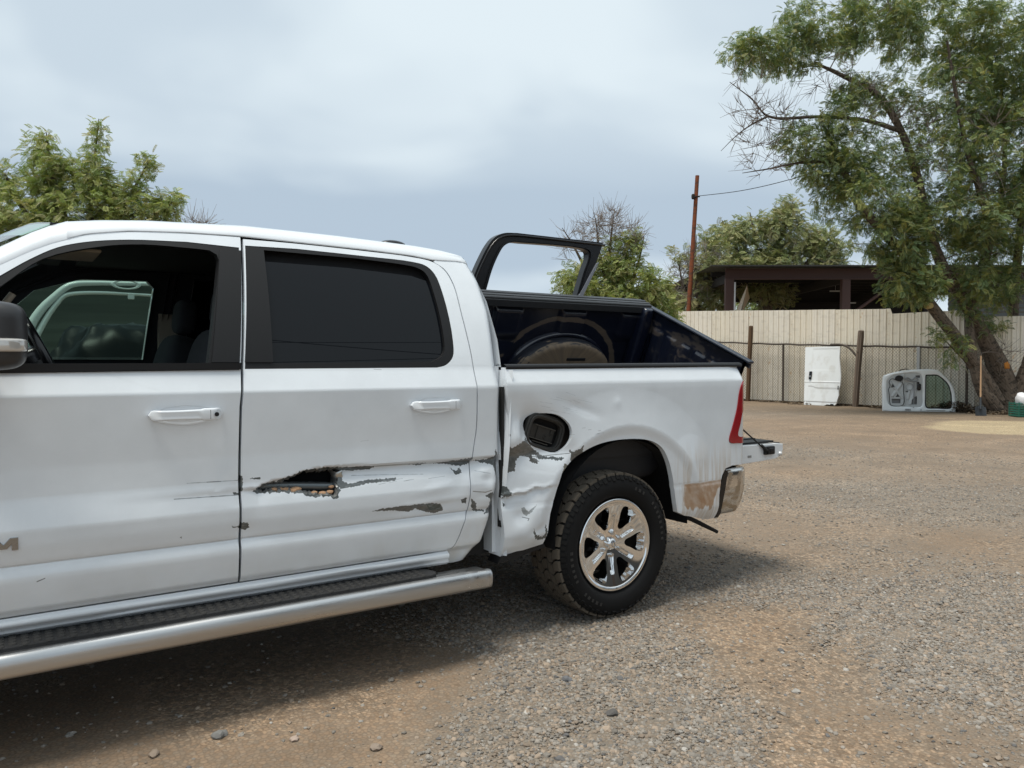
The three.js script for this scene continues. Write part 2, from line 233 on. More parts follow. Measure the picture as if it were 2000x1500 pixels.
// ---- body side section, z outwards over height y
const PY = [.38, .46, .49, .60, .62, .655, .66, .728, .785, .885, 1.0, 1.15, 1.262, 1.352], PZ = [-.085, -.045, -.012, .004, .004, -.010, -.004, .012, .016, -.004, -.008, -.004, 0, -.038];
const prof = (y) => (y <= 1.352 ? interp(PY, PZ, y) : -.038 - .25 * (y - 1.352) - .28 * (y - 1.352) ** 2);
const profS = (y) => (prof(y - .006) + prof(y - .003) + prof(y) + prof(y + .003) + prof(y + .006)) / 5;
const gauss = (x, y, a, b, sx, sy, rot = 0) => { const c = Math.cos(rot), s = Math.sin(rot), u = (x - a) * c + (y - b) * s, v = -(x - a) * s + (y - b) * c; return Math.exp(-(u * u) / (sx * sx) - (v * v) / (sy * sy)); };
// the scrape line along the rear door and cab corner: metal pushed in below it
const tearY = (x) => interp([-1.95, -1.91, -1.86, -1.76, -1.70, -1.60, -1.2, -.86, -.68], [.85, .853, .872, .888, .909, .914, .906, .900, .905], x);
function doorDent(x, y) {
  const A = interp([-2.5, -1.97, -1.9, -1.55, -1.25, -.95, -.8, -.68], [0, .003, .016, .034, .026, .028, .024, .02], x), d = tearY(x) - y;
  let z = -A * (d > 0 ? Math.exp(-Math.pow(d / .085, 1.3)) : 1 - smooth(0, .012, -d));
  z += .0035 * gauss(x, y, -1.05, .79, .11, .02, .15) - .005 * gauss(x, y, -.96, .80, .05, .05) + .005 * gauss(x, y, -.90, .77, .03, .06) - .007 * gauss(x, y, -1.12, .70, .16, .018, .04) + .004 * gauss(x, y, -1.12, .722, .17, .012, .04);
  z -= .006 * gauss(x, y, -1.955, .69, .05, .035) + .004 * gauss(x, y, -1.97, .86, .04, .05);
  z -= .004 * gauss(x, y, -1.35, 1.02, .3, .1); z += .0035 * (fbm(x * 2.2 + 7, y * 3.1, 2, 91) - .5); z -= .003 * gauss(x, y, -2.4, .95, .3, .12);
  return z;
}
const groove = (y) => -.006 * Math.exp(-(((y - .657) / .0032) ** 2));
const S_door = (x, y) => profS(y) + groove(y) + doorDent(x, y);
const S_cab = (x, y) => { const r = interp([.39, .5, .6, .72, .9, 1.38, 1.64, 1.8, 1.9, 1.96], [-.90, -.83, -.80, -.77, -.735, -.735, -.72, -.735, -.77, -.80], y), d = Math.max(0, x - r); return S_door(x, y) - d * d / .055 - .008 * gauss(x, y, -.77, .80, .04, .03) + .006 * gauss(x, y, -.80, .84, .035, .03) - .006 * gauss(x, y, -.80, .73, .06, .02); };
// bed side section
const BY = [.38, .44, .50, .648, .652, .658, .662, .80, 1.1, 1.24, 1.275, 1.362], BZ = [-.05, -.012, .002, .004, -.003, -.003, .003, .006, .004, .006, .004, -.034];
const bedS = (y) => { let a = 0; for (const d of [-.01, -.005, 0, .005, .01]) a += interp(BY, BZ, y + d); return a / 5; };
const WX = .13, WY = .365; // rear wheel centre
function S_bed(x, y) {
  let z = bedS(y); const r = Math.hypot(x - WX, (y - WY - .02) * .98);
  z += .024 * Math.max(0, Math.min(1, (.84 - r) / .20)) ** 1.3 * smooth(.42, .5, y) - .012 * smooth(.635, .575, r) * smooth(.42, .5, y); // wheel arch flare
  const e = Math.max(0, x - 1.095); z -= e * e / .085;
  z -= .05 * Math.max(0, (y - 1.275) / .087) ** 1 * smooth(1.0, 1.16, x) * .35;
  const f = 1 - smooth(-.62, -.30, x);
  // crushed front corner round the filler
  z -= .055 * gauss(x, y, -.46, 1.03, .17, .085, -.62) * smooth(1.28, 1.19, y);
  z += .012 * gauss(x, y, -.60, 1.02, .035, .13, -.2);
  const d = .905 - y; z -= interp([-.7, -.4, -.25, -.2], [.03, .026, .012, 0], x) * (d > 0 ? Math.exp(-Math.pow(d / .10, 1.4)) : Math.exp(-Math.pow(d / .05, 2)));
  z += f * ((() => { const yf = interp([-.70, -.58, -.50, -.36], [.700, .708, .726, .735], x) + .004 * Math.sin(x * 60), q = yf - y; return -.022 * (q > 0 ? Math.exp(-Math.pow(q / .055, 1.2)) : 1 - smooth(0, .010, -q)) + .007 * Math.exp(-(((q + .014) / .012) ** 2)); })() - .014 * gauss(x, y, -.58, .60, .04, .045, .5) + .009 * gauss(x, y, -.50, .60, .035, .06, -.4) - .012 * gauss(x, y, -.47, .52, .07, .02, .35) + .008 * gauss(x, y, -.60, .53, .05, .05));
  z -= .006 * gauss(x, y, -.20, 1.14, .12, .03, -.35) - .003 * gauss(x, y, .06, 1.16, .03, .03);
  return z;
}
// ---- paint with its chips, scratches and mud: one map per panel, over its own box of metres
function panelMap([x0, y0, x1, y1], W, H, draw, grime) {
  const cv = document.createElement('canvas'); cv.width = W; cv.height = H; const c = cv.getContext('2d');
  c.fillStyle = '#ffffff'; c.fillRect(0, 0, W, H);
  const P = (p) => [(p[0] - x0) / (x1 - x0) * W, (1 - (p[1] - y0) / (y1 - y0)) * H];
  const fill = (pts, style) => { c.fillStyle = style; c.beginPath(); pts.forEach((p, i) => { const q = P(p); i ? c.lineTo(...q) : c.moveTo(...q); }); c.closePath(); c.fill(); };
  const stroke = (pts, style, w) => { c.strokeStyle = style; c.lineWidth = Math.max(0.6, w / (x1 - x0) * W); c.lineCap = 'round'; c.beginPath(); pts.forEach((p, i) => { const q = P(p); i ? c.lineTo(...q) : c.moveTo(...q); }); c.stroke(); };
  draw(fill, stroke);
  const im = c.getImageData(0, 0, W, H), d = im.data, out = new Uint8Array(W * H * 4);
  for (let j = 0; j < H; j++) for (let i = 0; i < W; i++) {
    const s = (j * W + i) * 4, o = ((H - 1 - j) * W + i) * 4, x = lerp(x0, x1, (i + .5) / W), y = lerp(y1, y0, (j + .5) / H);
    const white = d[s] > 240, g = grime ? grime(x, y) : [0, 1, 1, 1]; const n = 0.972 + 0.05 * (fbm(x * 9, y * 9, 4, 71) - 0.5) + (white ? 0 : 0.35 * (fbm(x * 60, y * 90, 3, 5) - 0.5));
    for (let q = 0; q < 3; q++) out[o + q] = Math.max(0, Math.min(255, d[s + q] * n * lerp(1, g[1 + q], g[0]))); out[o + 3] = 255;
  }
  const t = new THREE.DataTexture(out, W, H); t.colorSpace = THREE.SRGBColorSpace; t.magFilter = THREE.LinearFilter; t.minFilter = THREE.LinearFilter; t.needsUpdate = true; return t;
}
const GREY = '#5d605e', GREY2 = '#6b6862', DKG = '#3f4342';
const inside = (P, x, y) => { let c = false; for (let i = 0, j = P.length - 1; i < P.length; j = i++) if ((P[i][1] > y) !== (P[j][1] > y) && x < (P[j][0] - P[i][0]) * (y - P[i][1]) / (P[j][1] - P[i][1]) + P[i][0]) c = !c; return c; };
function chip(fill, pts, seed, style = GREY, amp = .004, step = .006) { // bared primer with scratches of brighter metal along the scrape
  const P = jag(pts, amp, step, seed); fill(P, style); let x0 = 9, x1 = -9, y0 = 9, y1 = -9; for (const p of P) { x0 = Math.min(x0, p[0]); x1 = Math.max(x1, p[0]); y0 = Math.min(y0, p[1]); y1 = Math.max(y1, p[1]); }
  for (let k = 0; k < 60; k++) { const x = lerp(x0, x1, hash2(k, seed, 1)), y = lerp(y0, y1, hash2(k, seed, 2)), l = .006 + .03 * hash2(k, seed, 4), h = .0008 + .0014 * hash2(k, seed, 5), d = .06 * l; const q = [[x, y], [x + l, y + d], [x + l, y + d + h], [x, y + h]]; if (q.every((p) => inside(P, p[0], p[1]))) fill(q, ['#7d817f', '#4a4d4c', '#8f928f', '#55524c'][k % 4]); }
}

// ---- front door (driver), window open
const gapB = (y) => interp([.46, .874, 1.19, 1.352, 1.94], [-1.977, -1.975, -1.968, -1.953, -1.886], y);
const beltY = (x) => interp([-2.8, -1.95, -.6], [1.343, 1.352, 1.36], x);
{
  const top = [...smoothLine([[-2.78,1.74],[-2.641,1.828],[-2.494,1.887],[-2.338,1.916],[-2.116,1.931],[-1.895,1.936]].map((p, i) => p), 5)];
  const out = [[-3.02, .472], [-1.982, .476], [-1.980, .9], [-1.972, 1.2], [-1.957, 1.352], [-1.892, 1.934], ...top.slice().reverse(), [-2.9, 1.655], [-3.02, 1.56]];
  const hole = [[-1.962, beltY(-1.96)], [-1.905, 1.886], ...smoothLine([[-2.12,1.893],[-2.34,1.882],[-2.495,1.858],[-2.594,1.826],[-2.69,1.768],[-2.78,1.7]], 4), [-2.95, 1.53], [-2.95, 1.342]];
  const uvBox = [-3.02, .47, -1.88, 1.95];
  const map = panelMap(uvBox, 1024, 1024, (fill, stroke) => {
    chip(fill, [[-2.003,0.854],[-1.975,0.846],[-1.975,0.838],[-1.999,0.842]], 3); chip(fill, [[-2.01,0.72],[-1.995,0.712],[-1.977,0.712],[-1.977,0.707],[-2.005,0.709]], 4);
    stroke([[-2.177,0.904],[-1.97,0.899]], '#b5b8bb', .0018); stroke([[-2.226,0.847],[-2.112,0.844],[-1.977,0.84]], '#9a9da0', .0022); stroke([[-2.102,0.902],[-2.047,0.901]], '#777b7e', .002); stroke([[-2.687,0.595],[-2.662,0.603]], '#555', .002);
    fill(jag([[-2.207,0.694],[-2.2,0.697],[-2.2,0.688]], .001, .004, 7), '#666');
  }, (x, y) => { const k = smooth(.62, .45, y + .06 * (fbm(x * 3, y * 30, 3, 8) - .5)) * .35 * fbm(x * 14, y * 5, 4, 18); return [k, .82, .77, .70]; });
  const door = inTruck('front_door', sheet(out, [hole], S_door, { cell: .022, uvBox, lines: [.649, .653, .657, .661, .665, .62, .728, .785, 1.262, 1.255, 1.27] }), paintMat(map)); door.userData.label = 'white driver door with its window open';
  // black window surround, belt strip and pillar cover
  const S2 = (x, y) => profS(y) + .002;
  const open = [[-2.082, 1.38], [-2.036, 1.625], [-1.998, 1.82], [-2.003, 1.845], [-2.03, 1.862], ...smoothLine([[-2.07,1.865],[-2.289,1.866],[-2.446,1.843],[-2.643,1.776],[-2.781,1.658]], 4), [-2.93, 1.545], [-2.93, 1.377]];
  inTruck('window_surround', sheet(hole.map((p) => [p[0], p[1]]), [open], (x, y) => S2(x, y) - .004, { cell: .05, hem: .05 }), M.satin, door);
  inTruck('pillar_cover', sheet([[-1.960, 1.383], [-1.900, 1.872], [-1.985, 1.872], [-1.993, 1.85], [-2.07, 1.383]], [], (x, y) => S2(x, y) + .004, { cell: .04, hem: .02 }), M.satin, door);
  inTruck('belt_strip', sheet([[-1.957, 1.354], [-1.957, 1.381], [-2.95, 1.376], [-2.95, 1.344]], [], (x, y) => S2(x, 1.35) + .008, { cell: .06, hem: .02 }), M.satin, door);
  // handle: cup, grip, lock end with keyhole
  handle(door, [[-2.316,1.207],[-2.042,1.14]], true);
  // chrome letters, of which only the end of the last shows in the picture
  const zL = S_door(-2.8, .735) + .001, letters = [];
  const put = (P, x) => letters.push(extrude(P.map((p) => [p[0] * .085 + x, p[1] * .042 + .722]), .005, .0012).translate(0, 0, zL));
  put([[0, 0], [.2, 0], [.2, .55], [.38, .15], [.62, .15], [.8, .55], [.8, 0], [1, 0], [1, 1], [.74, 1], [.5, .45], [.26, 1], [0, 1]], -2.828);
  put([[0, 0], [.22, 0], [.34, .3], [.66, .3], [.78, 0], [1, 0], [.64, 1], [.36, 1]], -2.945);
  for (const l of letters) inTruck('emblem_letter', l, std([.34, .34, .34], .22, 1), door);
}
function handle(parent, [[ax, ay], [bx, by]], lock) {
  const cx = (ax + bx) / 2, L = bx - ax, y = (ay + by) / 2 + .004, z = S_door(cx, y);
  const cup = sheet(smoothPoly([[cx - .13, y - .01], [cx - .06, y + .034], [cx + .06, y + .034], [cx + .12, y], [cx + .06, y - .036], [cx - .06, y - .036]], 5), [], (x, yy) => S_door(x, yy) + .001 - .012 * (1 - smooth(.3, 1, Math.hypot((x - cx) / .13, (yy - y) / .036))), { cell: .008, hem: 0 });
  const h = inTruck('door_handle', cup, M.paint, parent);
  const secs = []; for (let i = 0; i <= 28; i++) { const t = i / 28, x = ax + L * t, end = Math.min(t, 1 - t), w = .0205 * Math.sqrt(Math.min(1, end / .05)) * (t > .68 ? 1.16 : 1 - .1 * Math.sin(Math.PI * t / .68)) + .001, o = .036 * smooth(0, .14, end) + .010, s = []; for (let j = 0; j < 16; j++) { const a = j / 16 * 2 * Math.PI, q = (v) => Math.sign(v) * Math.pow(Math.abs(v), .55); s.push([x, y + w * q(Math.sin(a)), z + o + .011 * q(Math.cos(a)) - .0035 * (t > .1 && t < .66 && Math.abs(Math.sin(a)) < .3 && Math.cos(a) > 0 ? 1 : 0)]); } secs.push(s); }
  inTruck('door_handle_grip', loft(secs, true), M.paint, parent);
  if (lock) { inTruck('keyhole', [new THREE.CylinderGeometry(.0085, .0085, .004, 20).rotateX(Math.PI / 2).translate(bx - .032, y, z + .058)], M.plastic, parent); }
  inTruck('handle_seam', box(.0015, .036, .004, ax + L * .8, y, z + .055), M.dark, parent);
}
// ---- rear door with the tear
const holeEdge = [[-1.911,0.848],[-1.897,0.863],[-1.878,0.872],[-1.845,0.876],[-1.806,0.883],[-1.78,0.885],[-1.745,0.902],[-1.709,0.912],[-1.668,0.913],[-1.599,0.915],[-1.548,0.908],[-1.534,0.901],[-1.547,0.87],[-1.548,0.837],[-1.57,0.795],[-1.606,0.803],[-1.674,0.814],[-1.729,0.827],[-1.783,0.837],[-1.837,0.839],[-1.886,0.84]];
{
  const seam = smoothLine([[-1.878,1.931],[-1.639,1.931],[-1.288,1.923],[-1.06,1.913],[-0.945,1.895],[-0.891,1.857],[-0.862,1.783],[-0.853,1.619],[-0.838,1.403],[-0.838,1.277],[-0.839,1.066],[-0.859,0.946],[-0.881,0.816],[-0.894,0.667],[-0.92,0.593],[-0.946,0.525],[-0.976,0.477]], 5);
  const out = [...seam.map((p) => [p[0] - .003, p[1] - .003]), [-1.972, .474], [-1.969, .9], [-1.961, 1.2], [-1.946, 1.352]];
  const win = [[-1.940, 1.355], [-1.877, 1.898], ...smoothLine([[-1.644,1.903],[-1.295,1.894],[-1.068,1.885],[-0.993,1.869],[-0.955,1.828],[-0.935,1.718],[-0.93,1.488],[-0.944,1.41],[-0.989,1.37],[-1.039,1.358]], 4)];
  const torn = jag(holeEdge, .007, .008, 21), uvBox = [-1.98, .47, -.82, 1.94];
  const map = panelMap(uvBox, 1280, 1536, (fill, stroke) => {
    const c = holeEdge.reduce((s, p) => [s[0] + p[0] / holeEdge.length, s[1] + p[1] / holeEdge.length], [0, 0]);
    chip(fill, holeEdge.map((p) => [c[0] + (p[0] - c[0]) * 1.05, c[1] + (p[1] - c[1]) * 1.13]), 33, GREY, .008, .008);
    [[[[-1.543,0.917],[-1.457,0.915],[-1.363,0.91],[-1.391,0.896],[-1.457,0.897],[-1.539,0.903]]], [[[-1.553,0.893],[-1.522,0.902],[-1.529,0.858],[-1.5,0.842],[-1.411,0.852],[-1.27,0.85],[-1.282,0.837],[-1.413,0.837],[-1.487,0.828],[-1.544,0.824]]], [[[-1.397,0.711],[-1.353,0.718],[-1.238,0.72],[-1.111,0.719],[-1.044,0.709],[-1.029,0.677],[-1.072,0.667],[-1.128,0.68],[-1.178,0.701],[-1.208,0.687],[-1.288,0.703]], GREY2], [[[-1.07,0.901],[-0.958,0.908],[-0.866,0.916],[-0.866,0.889],[-0.917,0.877],[-0.987,0.89]]], [[[-0.982,0.877],[-0.953,0.856],[-0.926,0.873],[-0.92,0.846],[-0.955,0.839]]], [[[-1.984,0.726],[-1.947,0.724],[-1.938,0.702],[-1.958,0.692],[-1.981,0.703]]], [[[-1.974,0.916],[-1.962,0.915],[-1.961,0.863],[-1.977,0.838]]], [[[-1.933,0.904],[-1.891,0.905],[-1.889,0.898],[-1.929,0.9]]], [[[-1.204,0.906],[-1.108,0.906],[-1.146,0.897]]], [[[-0.939,0.721],[-0.905,0.726],[-0.906,0.695],[-0.93,0.703]]]].forEach(([p, s], i) => { chip(fill, p, 40 + i, s || GREY, .003, .005); });
    chip(fill, [[-1.126,0.716],[-1.049,0.705],[-1.04,0.681],[-1.101,0.683]], 71, '#4d5550', .003, .005);
    stroke([[-1.363,0.908],[-1.204,0.906],[-1.07,0.903],[-0.857,0.908]], '#8a8d8f', .002); stroke([[-1.482,0.876],[-1.31,0.867],[-1.128,0.855]], '#d0d3d5', .003);
    for (let k = 0; k < 7; k++) { const a = [[-1.463,0.819],[-1.047,0.841]], y = a[0][1] + (a[1][1] - a[0][1]) * hash2(k, 3), x = lerp(a[0][0], a[1][0], hash2(k, 4)); stroke([[x, y], [x + .03 + .06 * hash2(k, 5), y + .004]], '#c3c6c8', .0015); }
    stroke([[-1.366,1.352],[-1.329,1.349]], '#999', .0015); stroke([[-1.443,1.029],[-1.406,1.032]], '#ccc', .0015);
  }, (x, y) => { const k = smooth(.62, .45, y + .06 * (fbm(x * 3, y * 30, 3, 8) - .5)) * .35 * fbm(x * 14, y * 5, 4, 18); return [k, .82, .77, .70]; });
  const door = inTruck('rear_door', sheet(out, [win, torn], S_door, { cell: .013, uvBox, hemHoles: .016, lines: [.649, .653, .657, .661, .665, .62, .728, .785, 1.262, 1.255, 1.27] }), paintMat(map)); door.userData.label = 'white rear door with a jagged tear and scraped paint';
  const S2 = (x, y) => profS(y) - .002;
  const glassEdge = [[-1.826, 1.378], [-1.797, 1.884], ...smoothLine([[-1.372,1.88],[-1.113,1.866],[-1.045,1.855],[-1.004,1.828],[-0.984,1.715],[-0.979,1.487],[-0.988,1.437],[-1.009,1.41],[-1.057,1.387]], 4)];
  inTruck('window_surround', sheet(win.map((p) => [p[0], p[1]]), [glassEdge], S2, { cell: .05, hem: .04 }), M.satin, door);
  inTruck('pillar_cover', sheet([[-1.938, 1.383], [-1.878, 1.876], [-1.80, 1.872], [-1.822, 1.383]], [], (x, y) => S2(x, y) + .006, { cell: .04, hem: .02 }), M.satin, door);
  inTruck('window_glass', sheet([[-1.85, 1.36], [-1.80, 1.832], [-1.4, 1.83], [-1.08, 1.812], [-1.0, 1.79], [-.95, 1.70], [-.95, 1.36]], [], (x, y) => S2(x, y) - .022 + .02 * (x + 1.4) ** 2, { cell: .06, hem: 0 }), M.tint, door);
  inTruck('window_channel', sheet([[-1.85, 1.36], [-1.80, 1.90], [-.98, 1.88], [-.93, 1.36]], [], (x, y) => S2(x, y) - .05, { cell: .1, hem: 0 }), M.dark, door);
  handle(door, [[-1.202,1.211],[-0.935,1.145]], false);
  // what shows inside the tear
  inTruck('impact_beam', [rod([-1.98, .872, -.055], [-1.50, .822, -.06], .021, .021, 14), rod([-1.95, .838, -.062], [-1.50, .802, -.066], .012, .012, 8)], std([0.16, 0.18, 0.19], 0.38, 0.75), door);
  const tc = torn.reduce((s, p) => [s[0] + p[0] / torn.length, s[1] + p[1] / torn.length], [0, 0]), lip = [[0, 0], [.5, -.010], [1, -.024]].map(([k, dz]) => [...torn, torn[0]].map((p, i) => { const w = (.005 + .010 * hash2(i % torn.length, 5, 8)) * k, d = [tc[0] - p[0], (tc[1] - p[1])], L = Math.hypot(...d) || 1; return [p[0] + d[0] / L * w * .4, p[1] + Math.sign(d[1]) * w, S_door(p[0], p[1]) + dz - .001]; }));
  inTruck('torn_lip', loft(lip), std([.30, .31, .31], .42, .7), door);
  inTruck('inner_panel', box(1.05, .5, .006, -1.45, .78, -.16), M.dark, door);
  const foam = std([0.48, 0.29, 0.17], 0.95), R = rng(5);
  [[-1.826,0.84,0.012],[-1.801,0.84,0.011],[-1.777,0.836,0.014],[-1.747,0.831,0.016],[-1.729,0.834,0.013],[-1.656,0.812,0.011],[-1.62,0.807,0.013],[-1.583,0.81,0.012],[-1.574,0.831,0.01]].forEach(([x, y, s]) => { const g = new THREE.IcosahedronGeometry(s * 1.1, 1), p = g.attributes.position; for (let i = 0; i < p.count; i++) { const k = .75 + .5 * vnoise(p.getX(i) * 90 + x * 50, p.getY(i) * 90 + p.getZ(i) * 70, 4); p.setXYZ(i, p.getX(i) * k * 1.25, p.getY(i) * k * .7, p.getZ(i) * k); } g.computeVertexNormals(); inTruck('foam_chunk', g.translate(x, y + .004, S_door(x, y) - .020), foam, door); });
  // peeled back flap of skin at the end of the tear
  const flap = []; for (let i = 0; i <= 10; i++) { const t = i / 10, s = []; for (let j = 0; j <= 6; j++) { const u = j / 6, a = t * 2.1; s.push([-1.528 - .034 * Math.sin(a) * (.7 + .3 * u) + .006 * Math.sin(j * 2.1), lerp(.802, .905, u) + .008 * Math.sin(t * 5 + u * 3), S_door(-1.53, .86) - .002 - .05 * (1 - Math.cos(a)) + .006 * Math.sin(u * 9)]); } flap.push(s); }
  inTruck('torn_flap', loft(flap), std([0.5, 0.51, 0.5], 0.3, 0.85), door);
}
// ---- cab corner behind the rear door, rocker, far side
{
  const seam = smoothLine([[-0.945,1.895],[-0.891,1.857],[-0.862,1.783],[-0.853,1.619],[-0.838,1.403],[-0.838,1.277],[-0.839,1.066],[-0.859,0.946],[-0.881,0.816],[-0.894,0.667],[-0.92,0.593],[-0.946,0.525],[-0.976,0.477]], 5);
  const out = [...seam.map((p) => [p[0] + .003, p[1] - .001]), [-1.1, .468], [-1.1, .40], [-.93, .394], [-.862, .40], [-.829, .436], [-.793, .546], [-.758, .64], [-.739, .724], [-.705, .80], [-.688, .87], [-.682, .93], [-.67, 1.1], [-.665, 1.23], [-.655, 1.38], [-.645, 1.5], [-.65, 1.64], [-.665, 1.78], [-.70, 1.89], [-.76, 1.94], [-.88, 1.94]];
  const uvBox = [-1.1, .38, -.63, 1.95];
  const map = panelMap(uvBox, 512, 1536, (fill, stroke) => {
    [[[[-0.849,0.902],[-0.778,0.9],[-0.735,0.91],[-0.728,0.95],[-0.708,0.908],[-0.678,0.896],[-0.704,0.874],[-0.716,0.803],[-0.738,0.869],[-0.799,0.886]]], [[[-0.794,0.725],[-0.75,0.739],[-0.726,0.713],[-0.749,0.637],[-0.801,0.632],[-0.767,0.664],[-0.767,0.704]]], [[[-0.881,0.718],[-0.845,0.691],[-0.843,0.653],[-0.871,0.67]]], [[[-0.868,0.665],[-0.796,0.651],[-0.798,0.644],[-0.855,0.652]]]].forEach(([p], i) => chip(fill, p, 60 + i, GREY, .004, .006));
    stroke([[-0.869,0.753],[-0.795,0.741],[-0.759,0.748]], '#a8a29c', .004); stroke([[-0.847,0.85],[-0.761,0.831]], '#c9cccf', .003);
  }, (x, y) => { const k = smooth(.75, .42, y + .1 * (fbm(x * 6, y * 16, 3, 8) - .5)) * .5 * fbm(x * 18, y * 9, 4, 19); return [k, .78, .70, .61]; });
  const cc = inTruck('cab_corner', sheet(out, [], S_cab, { cell: .013, uvBox, lines: [.657, .62, .728, .785, 1.262] }), paintMat(map)); cc.userData.label = 'scraped white cab corner beside the bed gap';
  const RY = [.395, .412, .418, .428, .434, .455, .462, .468], RZ = [-.06, -.035, -.030, -.034, -.022, -.016, -.026, -.03];
  inTruck('rocker_panel', sheet([[-3.1, .398], [-.98, .398], [-.99, .468], [-3.1, .468]], [], (x, y) => interp(RY, RZ, y), { cell: .1, hem: .06, lines: RY }), M.paint);
  inTruck('door_sill', box(2.6, .09, .12, -2.2, .50, -.16), M.dark);
  // far side: plain doors with real window openings
  const win = [[-3.0, 1.40], [-2.06, 1.40], [-2.02, 1.82], [-2.06, 1.86], [-2.4, 1.85], [-2.62, 1.78]], win2 = [[-1.83, 1.39], [-1.0, 1.39], [-.98, 1.48], [-1.0, 1.75], [-1.06, 1.84], [-1.80, 1.88]];
  const plain = (x, y) => profS(y), fm = (o, h, n, c = .08) => inTruck(n, mirrorZ(sheet(o, h, plain, { cell: c, hem: .05 }), ZC), M.paint);
  const fd = fm([[-3.1, .47], [-1.98, .47], [-1.958, 1.35], [-1.892, 1.934], [-2.33, 1.92], [-2.5, 1.887], [-2.78, 1.74], [-3.1, 1.53]], [win], 'front_door'); fd.userData.label = 'white passenger door with clear green tinted glass';
  inTruck('window_glass', mirrorZ(sheet(win.map((p) => [lerp(-2.4, p[0], 1.02), lerp(1.6, p[1], 1.03)]), [], (x, y) => profS(y) - .02, { cell: .2, hem: 0 }), ZC), M.glass, fd);
  inTruck('frame_trim', mirrorZ(sheet([[-3.1, 1.36], [-1.97, 1.36], [-1.90, 1.91], [-2.33, 1.90], [-2.5, 1.868], [-2.78, 1.72], [-3.1, 1.51]], [win], (x, y) => profS(y) - .045, { cell: .2, hem: .02 }), ZC), M.cloth, fd);
  inTruck('door_trim', [box(1.0, .86, .05, -2.53, .93, 2 * ZC + .07), box(.62, .012, .02, -2.45, 1.265, 2 * ZC + .11), box(.012, .05, .02, -2.14, 1.24, 2 * ZC + .11)], M.dark, fd);
  const rd = fm([[-1.97, .47], [-.98, .47], [-.87, .68], [-.84, 1.3], [-.86, 1.78], [-.94, 1.895], [-1.06, 1.915], [-1.88, 1.933], [-1.95, 1.35]], [win2], 'rear_door');
  inTruck('window_glass', mirrorZ(sheet(win2.map((p) => [lerp(-1.4, p[0], 1.03), lerp(1.6, p[1], 1.03)]), [], (x, y) => profS(y) - .02, { cell: .2, hem: 0 }), ZC), M.tint, rd);
  inTruck('frame_trim', mirrorZ(sheet([[-2.0, 1.30], [-.86, 1.30], [-.88, 1.76], [-.97, 1.875], [-1.06, 1.89], [-1.94, 1.91]], [win2], (x, y) => profS(y) - .045, { cell: .2, hem: .02 }), ZC), M.cloth, rd); inTruck('door_trim', box(1.05, .84, .05, -1.42, .93, 2 * ZC + .10), M.cloth, rd);
  fm([[-.86, .40], [-.68, .9], [-.665, 1.38], [-.65, 1.64], [-.70, 1.89], [-.80, 1.93], [-.94, 1.895], [-.86, 1.78], [-.84, 1.3], [-.87, .68], [-1.0, .40]], [], 'cab_corner');
  inTruck('pillar_trim', [box(.11, .62, .05, -1.93, 1.60, 2 * ZC + .17)], M.beige);
  inTruck('pillar_trim', [box(.12, .5, .05, -1.94, 1.10, 2 * ZC + .10)], M.dark);
}
